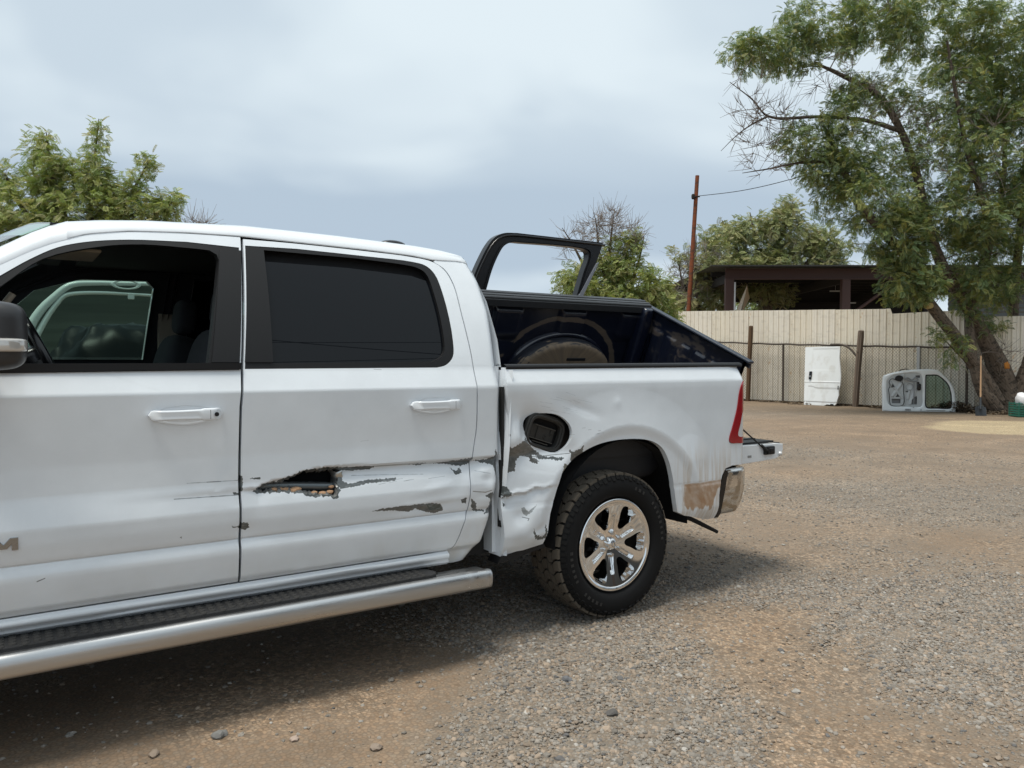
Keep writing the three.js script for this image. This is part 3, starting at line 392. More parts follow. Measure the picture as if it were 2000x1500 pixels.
// ---- roof, pillars, windscreen, back wall
{
  const tx = [-2.75, -2.58, -2.434, -2.257, -1.846, -1.4, -1.0, -.85, -.76, -.70, -.665, -.645], ty = [1.905, 1.952, 1.975, 1.993, 2.013, 2.007, 1.992, 1.980, 1.965, 1.945, 1.915, 1.87];
  const bx = [-2.78, -2.641, -2.494, -2.338, -2.116, -1.89, -1.29, -1.06, -.945, -.9, -.8, -.72, -.645], by = [1.742, 1.830, 1.889, 1.918, 1.933, 1.939, 1.926, 1.916, 1.902, 1.902, 1.905, 1.895, 1.85];
  const secs = []; for (let i = 0; i <= 70; i++) { const x = lerp(-2.56, -.645, i / 70), b = interp(bx, by, x), t = Math.max(b + .03, interp(tx, ty, x)), z0 = S_cab(x, b) + .002, s = []; const h = t - b;
    const L = [[b, z0 - .004], [b + .004, z0], [b + h * .35, z0 - .012], [b + h * .68, z0 - .045], [b + h * .90, z0 - .10], [t, z0 - .17], [t + .015, -.62], [t + .02, ZC]]; for (const q of L) s.push([x, q[0], q[1]]); for (let k = L.length - 2; k >= 0; k--) s.push([x, L[k][0], 2 * ZC - L[k][1]]); secs.push(s); }
  
  const roof = inTruck('roof', loft(secs, false, true), M.paint); roof.userData.label = 'white cab roof with light dust';
  inTruck('roof_lining', loft(secs.map((s) => s.map((p) => [p[0], p[1] - .03, ZC + (p[2] - ZC) * .962])), false, true), M.cloth, roof);
  inTruck('antenna', new THREE.SphereGeometry(.06, 12, 8).scale(1.3, .4, .7).translate(-1.0, 2.022, -.62), M.gloss, roof);
  // roof drip groove above the doors
  // windscreen pillars
  for (const m of [0, 1]) { const ps = []; for (let i = 0; i <= 16; i++) { const x = lerp(-3.55, -2.55, i / 16), b = interp([-3.55, -3.02, -2.78, -2.641, -2.494], [1.30, 1.585, 1.742, 1.830, 1.889], x), z0 = prof(b) + .001, w = lerp(.06, .092, i / 16), q = lerp(.6, 1, i / 16), r = [[b - .004, z0 - .004], [b, z0], [b + w * .35, z0 - .012 * q], [b + w * .68, z0 - .045 * q], [b + w * .90, z0 - .10 * q], [b + w, z0 - .17 * q]].map(([y, z]) => [x, y, m ? 2 * ZC - z : z]); ps.push(r); } const wp = inTruck('windscreen_pillar', loft(ps, false, !m), M.paint); inTruck('pillar_lining', loft(ps.map((s) => s.map((p) => [p[0] + .02, p[1] - .022, ZC + (p[2] - ZC) * .968])), false, !m), M.cloth, wp); }
  const ws = []; for (let i = 0; i <= 8; i++) { const t = i / 8, x = lerp(-3.45, -2.60, t), y = lerp(1.40, 1.945, t) + .02 * Math.sin(Math.PI * t), s = []; for (let j = 0; j <= 8; j++) { const u = j / 8 * 2 - 1; s.push([x - .10 * (1 - u * u) * 1, y + .045 * (1 - u * u), ZC + u * lerp(.90, .62, t)]); } ws.push(s); }
  inTruck('header_trim', box(.10, .03, 1.30, -2.56, 1.925, ZC), M.cloth);
  const wind = inTruck('windscreen', loft(ws), phys([0.75, 0.82, 0.8], { transmission: 1, thickness: 0, roughness: 0.03, ior: 1.5 }));
  inTruck('sun_strip', loft(ws.slice(7).map((s) => s.slice(5).map((p) => [p[0], p[1] - .006, p[2]]))), std([0.30, 0.42, 0.40], 0.5), wind);
  const bw = []; for (const [x, y, h] of [[-.655, 1.36, .93], [-.645, 1.5, .88], [-.66, 1.7, .80], [-.70, 1.86, .72], [-.74, 1.93, .66]]) bw.push([[x, y, ZC - h], [x + .03, y, ZC - h * .5], [x + .04, y, ZC], [x + .03, y, ZC + h * .5], [x, y, ZC + h]]);
  const back = inTruck('cab_back', [loft(bw), box(.04, .95, 1.86, -.69, .89, ZC)], M.paint);
  inTruck('back_window', box(.01, .36, 1.2, -.615, 1.64, ZC), M.tint, back);
}
// ---- cabin
{
  inTruck('headliner', box(1.7, .02, 1.36, -1.58, 1.925, ZC), M.dark);
  inTruck('cabin_floor', [box(2.6, .05, 1.8, -2.1, .50, ZC), box(.06, .9, 1.8, -3.15, .9, ZC)], M.dark);
  const dash = inTruck('dashboard', superE(.32, .17, .86, .35, .3).translate(-3.05, 1.20, ZC), M.plastic);
  inTruck('door_trim', [box(1.0, .74, .05, -2.55, .98, -.12), box(1.0, .74, .05, -1.45, .98, -.20)], M.dark);
  const W = new THREE.TorusGeometry(.19, .017, 12, 40).rotateY(Math.PI / 2).rotateZ(.42).translate(-2.63, 1.39, -.46), hub = superE(.05, .07, .09, .5, .5).rotateZ(.42).translate(-2.66, 1.38, -.46);
  inTruck('steering_wheel', [W, hub, rod([-2.65, 1.38, -.64], [-2.65, 1.38, -.28], .014)], M.gloss);
  inTruck('steering_column', rod([-2.67, 1.37, -.46], [-3.0, 1.20, -.46], .045), M.plastic);
  const seat = (z, x = -2.05) => { const s = inTruck('seat', superE(.27, .10, .27, .45, .45).translate(x - .25, .80, z), M.cloth); inTruck('seat_back', superE(.095, .36, .27, .5, .45).rotateZ(-.20).translate(x + .06, 1.18, z), M.cloth, s); inTruck('headrest', superE(.055, .10, .13, .6, .6).rotateZ(-.12).translate(x + .15, 1.64, z), M.cloth, s); };
  seat(-.52); seat(-1.48);
  const b = inTruck('rear_bench', superE(.25, .10, .75, .4, .3).translate(-1.12, .82, ZC), M.cloth); inTruck('seat_back', superE(.08, .36, .75, .4, .3).rotateZ(-.15).translate(-.84, 1.2, ZC), M.cloth, b);
  inTruck('rear_view_mirror', superE(.02, .035, .12, .5, .5).translate(-2.78, 1.80, ZC), M.plastic);
  inTruck('sun_visor', box(.18, .015, .34, -2.52, 1.84, -.52, .006).rotateZ(0), M.beige);
  inTruck('grab_handle', tube([[-2.86, 1.44, -.26], [-2.83, 1.50, -.27], [-2.77, 1.60, -.28], [-2.74, 1.645, -.28]], .013, 16), M.beige);
}
// ---- bed side with tail light, filler and mud
{
  const front = [[-0.658,1.357],[-0.667,1.267],[-0.652,1.114],[-0.658,0.925],[-0.667,0.829],[-0.689,0.709],[-0.694,0.624],[-0.681,0.514],[-0.68,0.384]];
  const low = [[-.68, .388], [-.43, .432], [-.418, .50], [-.404, .593], [-.364, .708], [-.33, .800]];
  const arch = smoothLine([[-.33, .80], [-.27, .853], [-.197, .90], [-.056, .943], [.146, .955], [.311, .935], [.399, .889], [.451, .813], [.489, .704], [.508, .606], [.53, .50]], 5);
  const rear = [[.60, .470], [.645, .461], [.828, .417], [.886, .42], [.895, .47], [.899, .567], [.927, .686], [.957, .726], [1.02, .740], [1.10, .742], [1.14, .79], [1.168, .87], [1.178, 1.0], [1.18, 1.2], [1.172, 1.31], [1.150, 1.355], [1.12, 1.362]];
  const out = [...smoothLine(front, 3), ...low.slice(0), ...arch.slice(1), ...rear, [.2, 1.362], [-.645, 1.358]];
  const lamp = smoothPoly([[1.160, 1.262], [1.130, 1.268], [1.099, 1.251], [1.077, 1.206], [1.054, 1.091], [1.014, .983], [.984, .905], [.992, .884], [1.06, .877], [1.12, .876], [1.148, .89], [1.160, .98], [1.166, 1.1], [1.166, 1.22]], 4);
  const fuel = smoothPoly([[-0.545,1.057],[-0.517,1.104],[-0.439,1.119],[-0.332,1.102],[-0.269,1.05],[-0.258,0.995],[-0.287,0.936],[-0.338,0.907],[-0.418,0.923],[-0.496,0.97]], 4);
  const uvBox = [-.70, .38, 1.19, 1.37];
  const map = panelMap(uvBox, 1536, 800, (fill, stroke) => {
    [[[[-0.668,0.923],[-0.648,0.969],[-0.633,0.947],[-0.604,0.966],[-0.573,0.969],[-0.566,0.979],[-0.544,0.981],[-0.543,0.999],[-0.522,0.972],[-0.481,0.932],[-0.432,0.9],[-0.399,0.887],[-0.394,0.876],[-0.459,0.883],[-0.472,0.9],[-0.494,0.904],[-0.495,0.888],[-0.454,0.872],[-0.476,0.858],[-0.513,0.871],[-0.514,0.895],[-0.562,0.906],[-0.6,0.882],[-0.61,0.832],[-0.664,0.826],[-0.667,0.874]], GREY2], [[[-0.27,0.919],[-0.249,0.907],[-0.211,0.921],[-0.193,0.942],[-0.19,0.895],[-0.226,0.862],[-0.256,0.848],[-0.269,0.873],[-0.263,0.9]], GREY2], [[[-0.688,0.731],[-0.684,0.767],[-0.658,0.746],[-0.639,0.726],[-0.641,0.705],[-0.674,0.697],[-0.688,0.704]]], [[[-0.516,0.531],[-0.499,0.494],[-0.448,0.476],[-0.433,0.493],[-0.432,0.54],[-0.418,0.503],[-0.422,0.469],[-0.461,0.458],[-0.499,0.474]]], [[[-0.472,0.889],[-0.389,0.886],[-0.306,0.881],[-0.321,0.866],[-0.407,0.877]], DKG], [[[-0.31,0.849],[-0.288,0.839],[-0.308,0.798],[-0.328,0.803]], '#8b8577']].forEach(([p, s], i) => chip(fill, p, 80 + i, s || GREY, .005, .006));
    chip(fill, [[-0.66,1.029],[-0.645,1.02],[-0.651,1.002]], 91); chip(fill, [[-0.688,0.682],[-0.67,0.667],[-0.677,0.654]], 92);
    fill(jag([[-0.578,0.639],[-0.561,0.642],[-0.542,0.618],[-0.491,0.653],[-0.526,0.614],[-0.554,0.596],[-0.567,0.61]], .002, .006, 95), '#aeb0ae');
    stroke([[-0.568,0.906],[-0.517,0.895],[-0.439,0.892],[-0.27,0.9]], '#4a4a48', .0025); stroke([[-0.573,0.592],[-0.54,0.583],[-0.546,0.573]], '#666', .003);
    for (let k = 0; k < 14; k++) { const a = hash2(k, 1), b = hash2(k, 2), x = -.48 + .3 * a, y = 1.12 + .12 * b; stroke([[x, y], [x + .05 + .05 * hash2(k, 6), y - .012 - .01 * a]], '#d2d4d6', .0012); }
    for (let k = 0; k < 10; k++) { const x = .1 + .3 * hash2(k, 11), y = .99 + .05 * hash2(k, 12); stroke([[x - .45, y], [x - .43, y + .001]], '#bbb', .002); }
  }, (x, y) => {
    const str = fbm(x * 55, y * 3.2, 3, 23), fine = fbm(x * 120, y * 22, 2, 29);
    let k = .55 * smooth(.95, .66, y) * smooth(.36, .62, str) * smooth(.42, .62, x) * (.4 + .6 * fine);
    const inMud = smooth(.56, .60, x + .02 * (fine - .5)) * smooth(.665, .655, y) * smooth(.44 + .10 * fbm(x * 26, y * 4, 3, 37) + .10 * (x > .8 ? smooth(.78, .9, x) : 0), .46 + .10 * fbm(x * 26, y * 4, 3, 37) + .10 * (x > .8 ? smooth(.78, .9, x) : 0), y);
    const mud = inMud * (.72 + .5 * (fbm(x * 40 + y * 24, y * 30 - x * 12, 4, 44) - .5)); const drip = .25 * smooth(.6, .75, fbm(x * 40, y * 8, 3, 61)) * smooth(.72, .5, y) * smooth(.55, .7, x);
    k = Math.max(k, drip); return mud > k ? [Math.min(1, mud), .66, .47, .31] : [k, .80, .70, .60];
  });
  const bed = inTruck('bed_side', sheet(out, [lamp, fuel], S_bed, { cell: .0125, uvBox, hem: .035, hemHoles: .02, lines: [.648, .652, .655, .658, .662, 1.275] }), paintMat(map)); bed.userData.label = 'crumpled white bed side with chipped paint and mud';
  // tail light: red lens round a clear inset
  const clear = smoothPoly([[1.160, 1.075], [1.112, 1.072], [1.086, 1.0], [1.064, .932], [1.076, .918], [1.134, .922], [1.152, .95]], 4);
  const lens = inTruck('tail_light', sheet(lamp.map((p) => [lerp(1.09, p[0], .985), lerp(1.07, p[1], .992)]), [clear], (x, y) => S_bed(x, y) + .006, { cell: .012, hem: .03 }), M.red, bed);
  inTruck('lamp_inset', sheet(clear, [], (x, y) => S_bed(x, y) + .004, { cell: .012, hem: .02 }), M.clear, bed);
  inTruck('lamp_seal', sheet(lamp.map((p) => [lerp(1.09, p[0], 1.01), lerp(1.07, p[1], 1.006)]), [lamp.map((p) => [lerp(1.09, p[0], .93), lerp(1.07, p[1], .965)])], (x, y) => S_bed(x, y) - .004, { cell: .03, hem: .02 }), M.gloss, bed);
  // filler housing, pushed askew in its opening
  const fc = [[-0.404,1.013]][0], F = new THREE.Group(); F.name = 'fuel_filler'; F.position.set(fc[0], fc[1], S_bed(fc[0], fc[1]) - .008); F.rotation.set(.10, .06, -.30); truck.add(F);
  const el = (a, b, n = 3.8, k = 40) => Array.from({ length: k }, (_, i) => { const t = i / k * 2 * Math.PI, s = (v) => Math.sign(v) * Math.pow(Math.abs(v), 2 / n); return [a * s(Math.cos(t)), b * s(Math.sin(t))]; });
  const fm = std([0.028, 0.027, 0.025], 0.6);
  inTruck('filler_ring', [extrude(el(.126, .090), .018, .006, [el(.108, .073).reverse()]).translate(0, 0, -.006), extrude(el(.120, .083), .01, .003, [el(.113, .077).reverse()]).translate(0, 0, .014)], fm, F);
  inTruck('filler_bowl', sheet(el(.116, .08), [], (x, y) => -.034 + .012 * smooth(.5, 1, Math.hypot(x / .116, y / .08)), { cell: .02, hem: 0 }), M.dark, F);
  inTruck('filler_lid', [box(.165, .078, .012, .006, -.004, -.018, .004), box(.05, .05, .02, -.062, .004, -.024, .004), box(.16, .004, .006, .008, .030, -.008), box(.17, .004, .006, .002, -.042, -.008), box(.12, .004, .006, -.002, -.056, -.006), box(.003, .07, .006, -.036, -.004, -.010), new THREE.TorusGeometry(.009, .003, 6, 16).translate(.028, -.02, -.011), new THREE.TorusGeometry(.007, .003, 6, 16).translate(.064, 0, -.011), box(.022, .028, .006, .068, .018, -.010, .002)], fm, F);
  inTruck('filler_ribs', [box(.15, .003, .004, .010, .030, -.004), box(.165, .003, .004, .002, -.042, -.004), box(.11, .003, .004, -.002, -.056, -.003), tube(el(.116, .08).map((p) => [p[0], p[1], .020]), .002, 80, 4, true)], std([.10, .095, .085], .5), F);
  // bed rail cap
  const rp = [[1.352, -.026], [1.360, -.022], [1.372, -.028], [1.378, -.045], [1.376, -.11], [1.365, -.125]], cs = [-.655, -.64, .3, 1.10, 1.135, 1.15].map((x, i) => rp.map(([y, z]) => [x, y + (i === 5 ? -.008 : 0) + interp([-.65, 1.1], [-.004, .006], x), z - (i === 5 ? .02 : 0)]));
  inTruck('bed_rail_cap', loft(cs, false, true), M.plastic, bed);
  // front flange of the bed in the gap behind the cab
  const fl = [[.40, -.075, -.70], [.55, -.075, -.705], [.75, -.06, -.715], [.95, -.05, -.70], [1.15, -.06, -.685], [1.345, -.06, -.672]];
  inTruck('bed_flange', loft(fl.map(([y, z, x]) => [[x + .045, y, z + .06], [x + .03, y, z + .035], [x + .012, y, z + .01], [x + .006, y, z - .05]])), M.paint, bed);
  inTruck('bed_flange_seal', [box(.012, .40, .03, -.676, 1.06, -.032), box(.014, .34, .03, -.683, .72, -.034)], M.rubber, bed);
  inTruck('bed_front_wall', box(.012, .92, 1.7, -.664, .88, ZC), M.paint);
  inTruck('flange_hole', new THREE.CylinderGeometry(.011, .011, .004, 14).rotateX(Math.PI / 2).translate(-.650, 1.285, -.028), M.dark, bed);
  inTruck('lower_valance', sheet([[-.70, .362], [-.40, .408], [-.42, .440], [-.68, .395]], [], (x, y) => -.03, { cell: .05, hem: .1 }), M.plastic);
  // far bed side and box inside
  const farOut = [[-.66, .40], [-.43, .43], [-.36, .70], [-.2, .90], [.146, .955], [.40, .889], [.50, .62], [.55, .47], [.88, .42], [.93, .69], [1.10, .74], [1.17, 1.0], [1.17, 1.31], [1.12, 1.362], [-.66, 1.358]];
  const fb = inTruck('bed_side', mirrorZ(sheet(farOut, [], (x, y) => bedS(y) - Math.max(0, x - 1.095) ** 2 / .085, { cell: .1, hem: .05 }), ZC), M.paint);
  inTruck('bed_rail_cap', mirrorZ(loft(cs, false, true), ZC), M.plastic, fb);
  const liner = std([0.016, 0.017, 0.02], 0.55);
  inTruck('bed_box', [box(1.80, .03, 1.72, .235, .835, ZC), box(1.80, .5, .03, .235, 1.09, -.135), box(1.80, .5, .03, .235, 1.09, 2 * ZC + .135), box(.03, .5, 1.72, -.645, 1.09, ZC)], liner);
  for (const s of [-1, 1]) inTruck('wheel_house', superE(.46, .22, .14, .35, .4).translate(WX, .90, ZC + s * .72), liner);
  // wheel arch lining
  const lin = []; for (let i = 0; i <= 24; i++) { const a = lerp(-.05, Math.PI + .1, i / 24), s = []; for (const z of [-.03, -.2, -.42]) s.push([WX + .03 + .50 * Math.cos(a), WY + .07 + .51 * Math.sin(a), z]); lin.push(s); }
  inTruck('arch_liner', [loft(lin), box(1.0, .56, .02, WX, .80, -.43)], M.dark); inTruck('arch_liner', mirrorZ(loft(lin), ZC), M.dark);
}
// ---- chassis seen in the dark under the body
{
  inTruck('chassis', [box(4.9, .14, .12, -1.3, .42, ZC + .48), box(4.9, .14, .12, -1.3, .42, ZC - .48), box(3.6, .12, 1.7, -2.2, .455, ZC), box(1.6, .1, 1.3, .25, .72, ZC)], M.under);
  inTruck('rear_axle', [rod([WX, .37, -.3], [WX, .37, -1.7], .05), new THREE.SphereGeometry(.15, 16, 12).translate(WX, .37, ZC), rod([WX - .6, .42, -.42], [WX + .6, .42, -.42], .03)], M.under);
  inTruck('front_axle', rod([WX - 3.672, .37, -.3], [WX - 3.672, .37, -1.7], .05), M.under);
  inTruck('muffler', superE(.36, .09, .14, .4, .5).translate(-.4, .36, -1.4), M.steel);
  const bar = [[0.747,0.434],[0.957,0.364],[1.088,0.305],[1.217,0.245]];
  inTruck('bent_bar', limbGeo(bar.map(([x, y], i) => [x, y, -.30 + i * .004]), [.018, .016, .015, .012], 6), M.under);
}
// ---- running board with step pad
{
  const prof_ = [[.055, .372], [.075, .384], [.100, .384], [.113, .377], [.120, .362], [.122, .342], [.121, .318], [.112, .300], [.085, .291], [.04, .288], [-.04, .292], [-.07, .310], [-.07, .352], [-.04, .368]];
  const cs = []; for (const [x, k] of [[-3.1, 1], [-2, 1], [-1, 1], [-.862, 1], [-.835, .985], [-.823, .95], [-.818, .86]]) cs.push(prof_.map(([z, y]) => [x, lerp(.337, y, k), lerp(.03, z, k)]));
  const cap = prof_.map(([z, y]) => [-.818, .337, .03]); cs.push(cap);
  const bmap = dataTex(512, 128, (i, j) => { const n = fbm(i / 24, j / 9, 4, 3); return .92 + .1 * (n - .5); });
  const rmap = dataTex(512, 128, (i, j) => .28 + .5 * fbm(i / 16, j / 6, 4, 14), false);
  const bd = inTruck('running_board', loft(cs, true, true), new THREE.MeshStandardMaterial({ color: RGB(.66, .665, .67), map: bmap, roughnessMap: rmap, roughness: .7, metalness: 1 })); bd.userData.label = 'dusty chrome running board';
  const pad = extrude([[-3.1, -.062], [-1.16, -.062], [-1.13, -.05], [-1.105, -.01], [-1.095, .03], [-1.11, .068], [-1.135, .078], [-3.1, .078]], .012, .004).rotateX(Math.PI / 2).translate(0, .395, 0);
  const p2 = inTruck('step_pad', pad, std([.014, .014, .015], .7), bd);
  const knob = [], R = rng(3); const hex = new THREE.CylinderGeometry(.0125, .0155, .005, 6, 1); for (let i = 0; i < 52; i++) for (let j = 0; j < 4; j++) { const x = -3.06 + i * .037, z = -.045 + j * .033 + (i % 2) * .016; if (x > -1.13 - .3 * Math.max(0, z - .05)) continue; knob.push(hex.clone().translate(x, .4005, z)); }
  const kn = inTruck('tread_studs', merge(knob), std([.024, .023, .022], .8), bd); kn.userData.kind = 'stuff';
  for (const x of [-2.75, -1.9, -1.12]) inTruck('bracket', box(.13, .03, .3, x, .36, -.16), M.under, bd);
}
// ---- wheels
function makeWheel() {
  const w = new THREE.Group(); w.name = 'wheel';
  const T = .4075, tp = [[.262, -.030], [.272, -.012], [.285, .004], [.300, .012], [.325, .016], [.350, .014], [.372, .006], [.385, -.004], [.392, -.020], [.393, -.14], [.392, -.262], [.372, -.288], [.33, -.298], [.28, -.29], [.262, -.27]];
  const tyre = mesh('tyre', new THREE.LatheGeometry(smoothLine(tp, 3).map((p) => new THREE.Vector2(p[0], p[1])), 96).rotateX(Math.PI / 2), phys([.007, .007, .0075], { roughness: .8, specularIntensity: .5 }), w);
  const blocks = []; const N = 38; // tread blocks in five rows with stepped edges
  const blk = (a, z0, z1, da, sk, h) => { const pos = []; const c = [[-da, z0], [da, z0], [da, (z0 + z1) / 2], [da + sk, z1], [-da + sk, z1], [-da, (z0 + z1) / 2]]; const P = (r, [t, z]) => { const A = a + t, rr = r - .55 * Math.max(0, Math.abs(z + .14) - .10) ** 1.0 * .28; return [rr * Math.cos(A), rr * Math.sin(A), z]; };
    const top = c.map((q) => P(h, q)), bot = c.map((q) => P(.388, q)); const tri = (A, B, C) => pos.push(...A, ...B, ...C); for (const [i, j, k] of [[0, 1, 2], [0, 2, 5], [5, 2, 3], [5, 3, 4]]) tri(top[i], top[j], top[k]); for (let i = 0; i < 6; i++) { const j = (i + 1) % 6; tri(top[i], bot[i], bot[j]); tri(top[i], bot[j], top[j]); }
    const g = new THREE.BufferGeometry(); g.setAttribute('position', new THREE.Float32BufferAttribute(pos, 3)); g.computeVertexNormals(); g.setAttribute('uv', new THREE.Float32BufferAttribute(new Float32Array(pos.length / 3 * 2), 2)); blocks.push(g); };
  for (let i = 0; i < N; i++) { const a = i / N * 2 * Math.PI, s = 2 * Math.PI / N, R = .408; for (const [z0, z1, o, sk] of [[-.012, -.058, 0, .25], [-.068, -.108, .4, -.3], [-.119, -.161, .1, .3], [-.171, -.210, .6, -.3], [-.221, -.266, .3, .25]]) blk(a + o * s, z0, z1, s * .40, sk * s, R); }
  const shoulder = []; for (let i = 0; i < N * 2; i++) { const a = i / N * Math.PI, L = i % 2 ? .022 : .034; const g = new THREE.BoxGeometry(L, .020, .010); g.rotateY(.75).translate(.385 - L * .25, 0, .001).rotateZ(a); shoulder.push(g); }
  const tr = mesh('tread', blocks, std([.105, .088, .068], .92), w); tr.userData.label = 'dusty brown tyre tread';
  mesh('shoulder_lugs', shoulder, phys([.008, .008, .008], { roughness: .85, specularIntensity: .5 }), w);
  const ring = []; for (let i = 0; i < 64; i++) { if ([0, 1].includes(Math.floor(i / 10) % 2) && i % 10 > 7) continue; const a = i / 64 * 2 * Math.PI; if (Math.sin(a * 2 + .4) > .25) ring.push(new THREE.BoxGeometry(.018, .010 + .006 * hash2(i, 2), .003).translate(.333, 0, .0165).rotateZ(a)); }
  mesh('sidewall_marks', ring, std([.022, .022, .022], .6), w).userData.kind = 'stuff';
  // rim face: dished six spoke plate with six windows and a slot in each spoke
  const circ = (r, n) => Array.from({ length: n }, (_, i) => [r * Math.cos(i / n * 2 * Math.PI), r * Math.sin(i / n * 2 * Math.PI)]), rot = (P, a) => P.map(([x, y]) => [x * Math.cos(a) - y * Math.sin(a), x * Math.sin(a) + y * Math.cos(a)]);
  const win = smoothPoly([[.102, -.016], [.135, -.031], [.172, -.050], [.206, -.056], [.219, -.042], [.222, 0], [.219, .042], [.206, .056], [.172, .050], [.135, .031], [.102, .016], [.094, 0]], 4), off = Math.PI / 2 + Math.PI / 6 - .04;
  const dish = (x, y) => { const r = Math.hypot(x, y), a = Math.atan2(y, x) - off + Math.PI / 6; let k = ((a % (Math.PI / 3)) + Math.PI / 3) % (Math.PI / 3); k -= k > Math.PI / 6 ? Math.PI / 3 : 0; const lat = r * k; let z = -.012 - .048 * Math.pow(1 - Math.min(1, r / .235), .9); z -= .016 * (1 - smooth(.007, .015, Math.abs(lat))) * smooth(.066, .080, r) * (1 - smooth(.150, .172, r)); return z; };
  const face = sheet(circ(.238, 96), [...Array.from({ length: 6 }, (_, i) => rot(win, off + i * Math.PI / 3))], dish, { cell: .0055, hem: .03, hemHoles: .062, eps: .0015 });
  const rim = mesh('rim', face, M.chrome, w); rim.userData.label = 'six spoke chrome wheel rim';
  const pockets = []; for (let i = 0; i < 6; i++) { const W2 = rot(win, off + i * Math.PI / 3), c = rot([[.165, 0]], off + i * Math.PI / 3)[0], secs = []; for (const [k, dz] of [[1, 0], [.95, -.010], [.76, -.048]]) secs.push([...W2, W2[0]].map(([x, y]) => { const X = lerp(c[0], x, k), Y = lerp(c[1], y, k); return [X, Y, dish(x, y) + dz]; })); pockets.push(loft(secs)); }
  mesh('rim_pockets', pockets, M.chrome, w);
  mesh('rim_lip', new THREE.LatheGeometry([[.232, -.016], [.238, -.010], [.246, -.006], [.254, -.005], [.262, -.010], [.264, -.022], [.258, -.034]].map((p) => new THREE.Vector2(...p)), 96).rotateX(Math.PI / 2), M.chrome, w);
  mesh('rim_barrel', [new THREE.CylinderGeometry(.236, .226, .2, 64, 1, true).rotateX(Math.PI / 2).translate(0, 0, -.14), new THREE.CylinderGeometry(.17, .17, .03, 48).rotateX(Math.PI / 2).translate(0, 0, -.16), box(.07, .13, .07, .13, .05, -.15, .01)], std([.05, .05, .052], .5, .6), w);
  mesh('hub_cap', new THREE.LatheGeometry([[0, .020], [.018, .019], [.029, .013], [.034, .002], [.037, -.02], [.040, -.03]].map((p) => new THREE.Vector2(...p)), 40).rotateX(Math.PI / 2).translate(0, 0, -.048), M.chrome, w);
  mesh('cap_emblem', [new THREE.TorusGeometry(.011, .0025, 6, 20).scale(1, 1.1, 1).translate(0, -.002, -.0285), rod([-.014, .012, -.0285], [.014, .012, -.0285], .002)], M.steel, w);
  for (let i = 0; i < 6; i++) { const a = off + Math.PI / 6 + i * Math.PI / 3; mesh('lug_nut', [new THREE.CylinderGeometry(.0095, .011, .03, 6).rotateX(Math.PI / 2).translate(.060 * Math.cos(a), .060 * Math.sin(a), -.046)], M.dullChrome, w); }
  return w;
}
const wheel0 = makeWheel(); wheel0.position.set(WX - .06, .4075 - DY, 0); truck.add(wheel0);
for (const [x, far] of [[WX - 3.672, 0], [WX - .06, 1], [WX - 3.672, 1]]) { const w = wheel0.clone(); w.position.set(x, .4075 - DY, far ? 2 * ZC : 0); if (far) w.rotation.y = Math.PI; truck.add(w); }
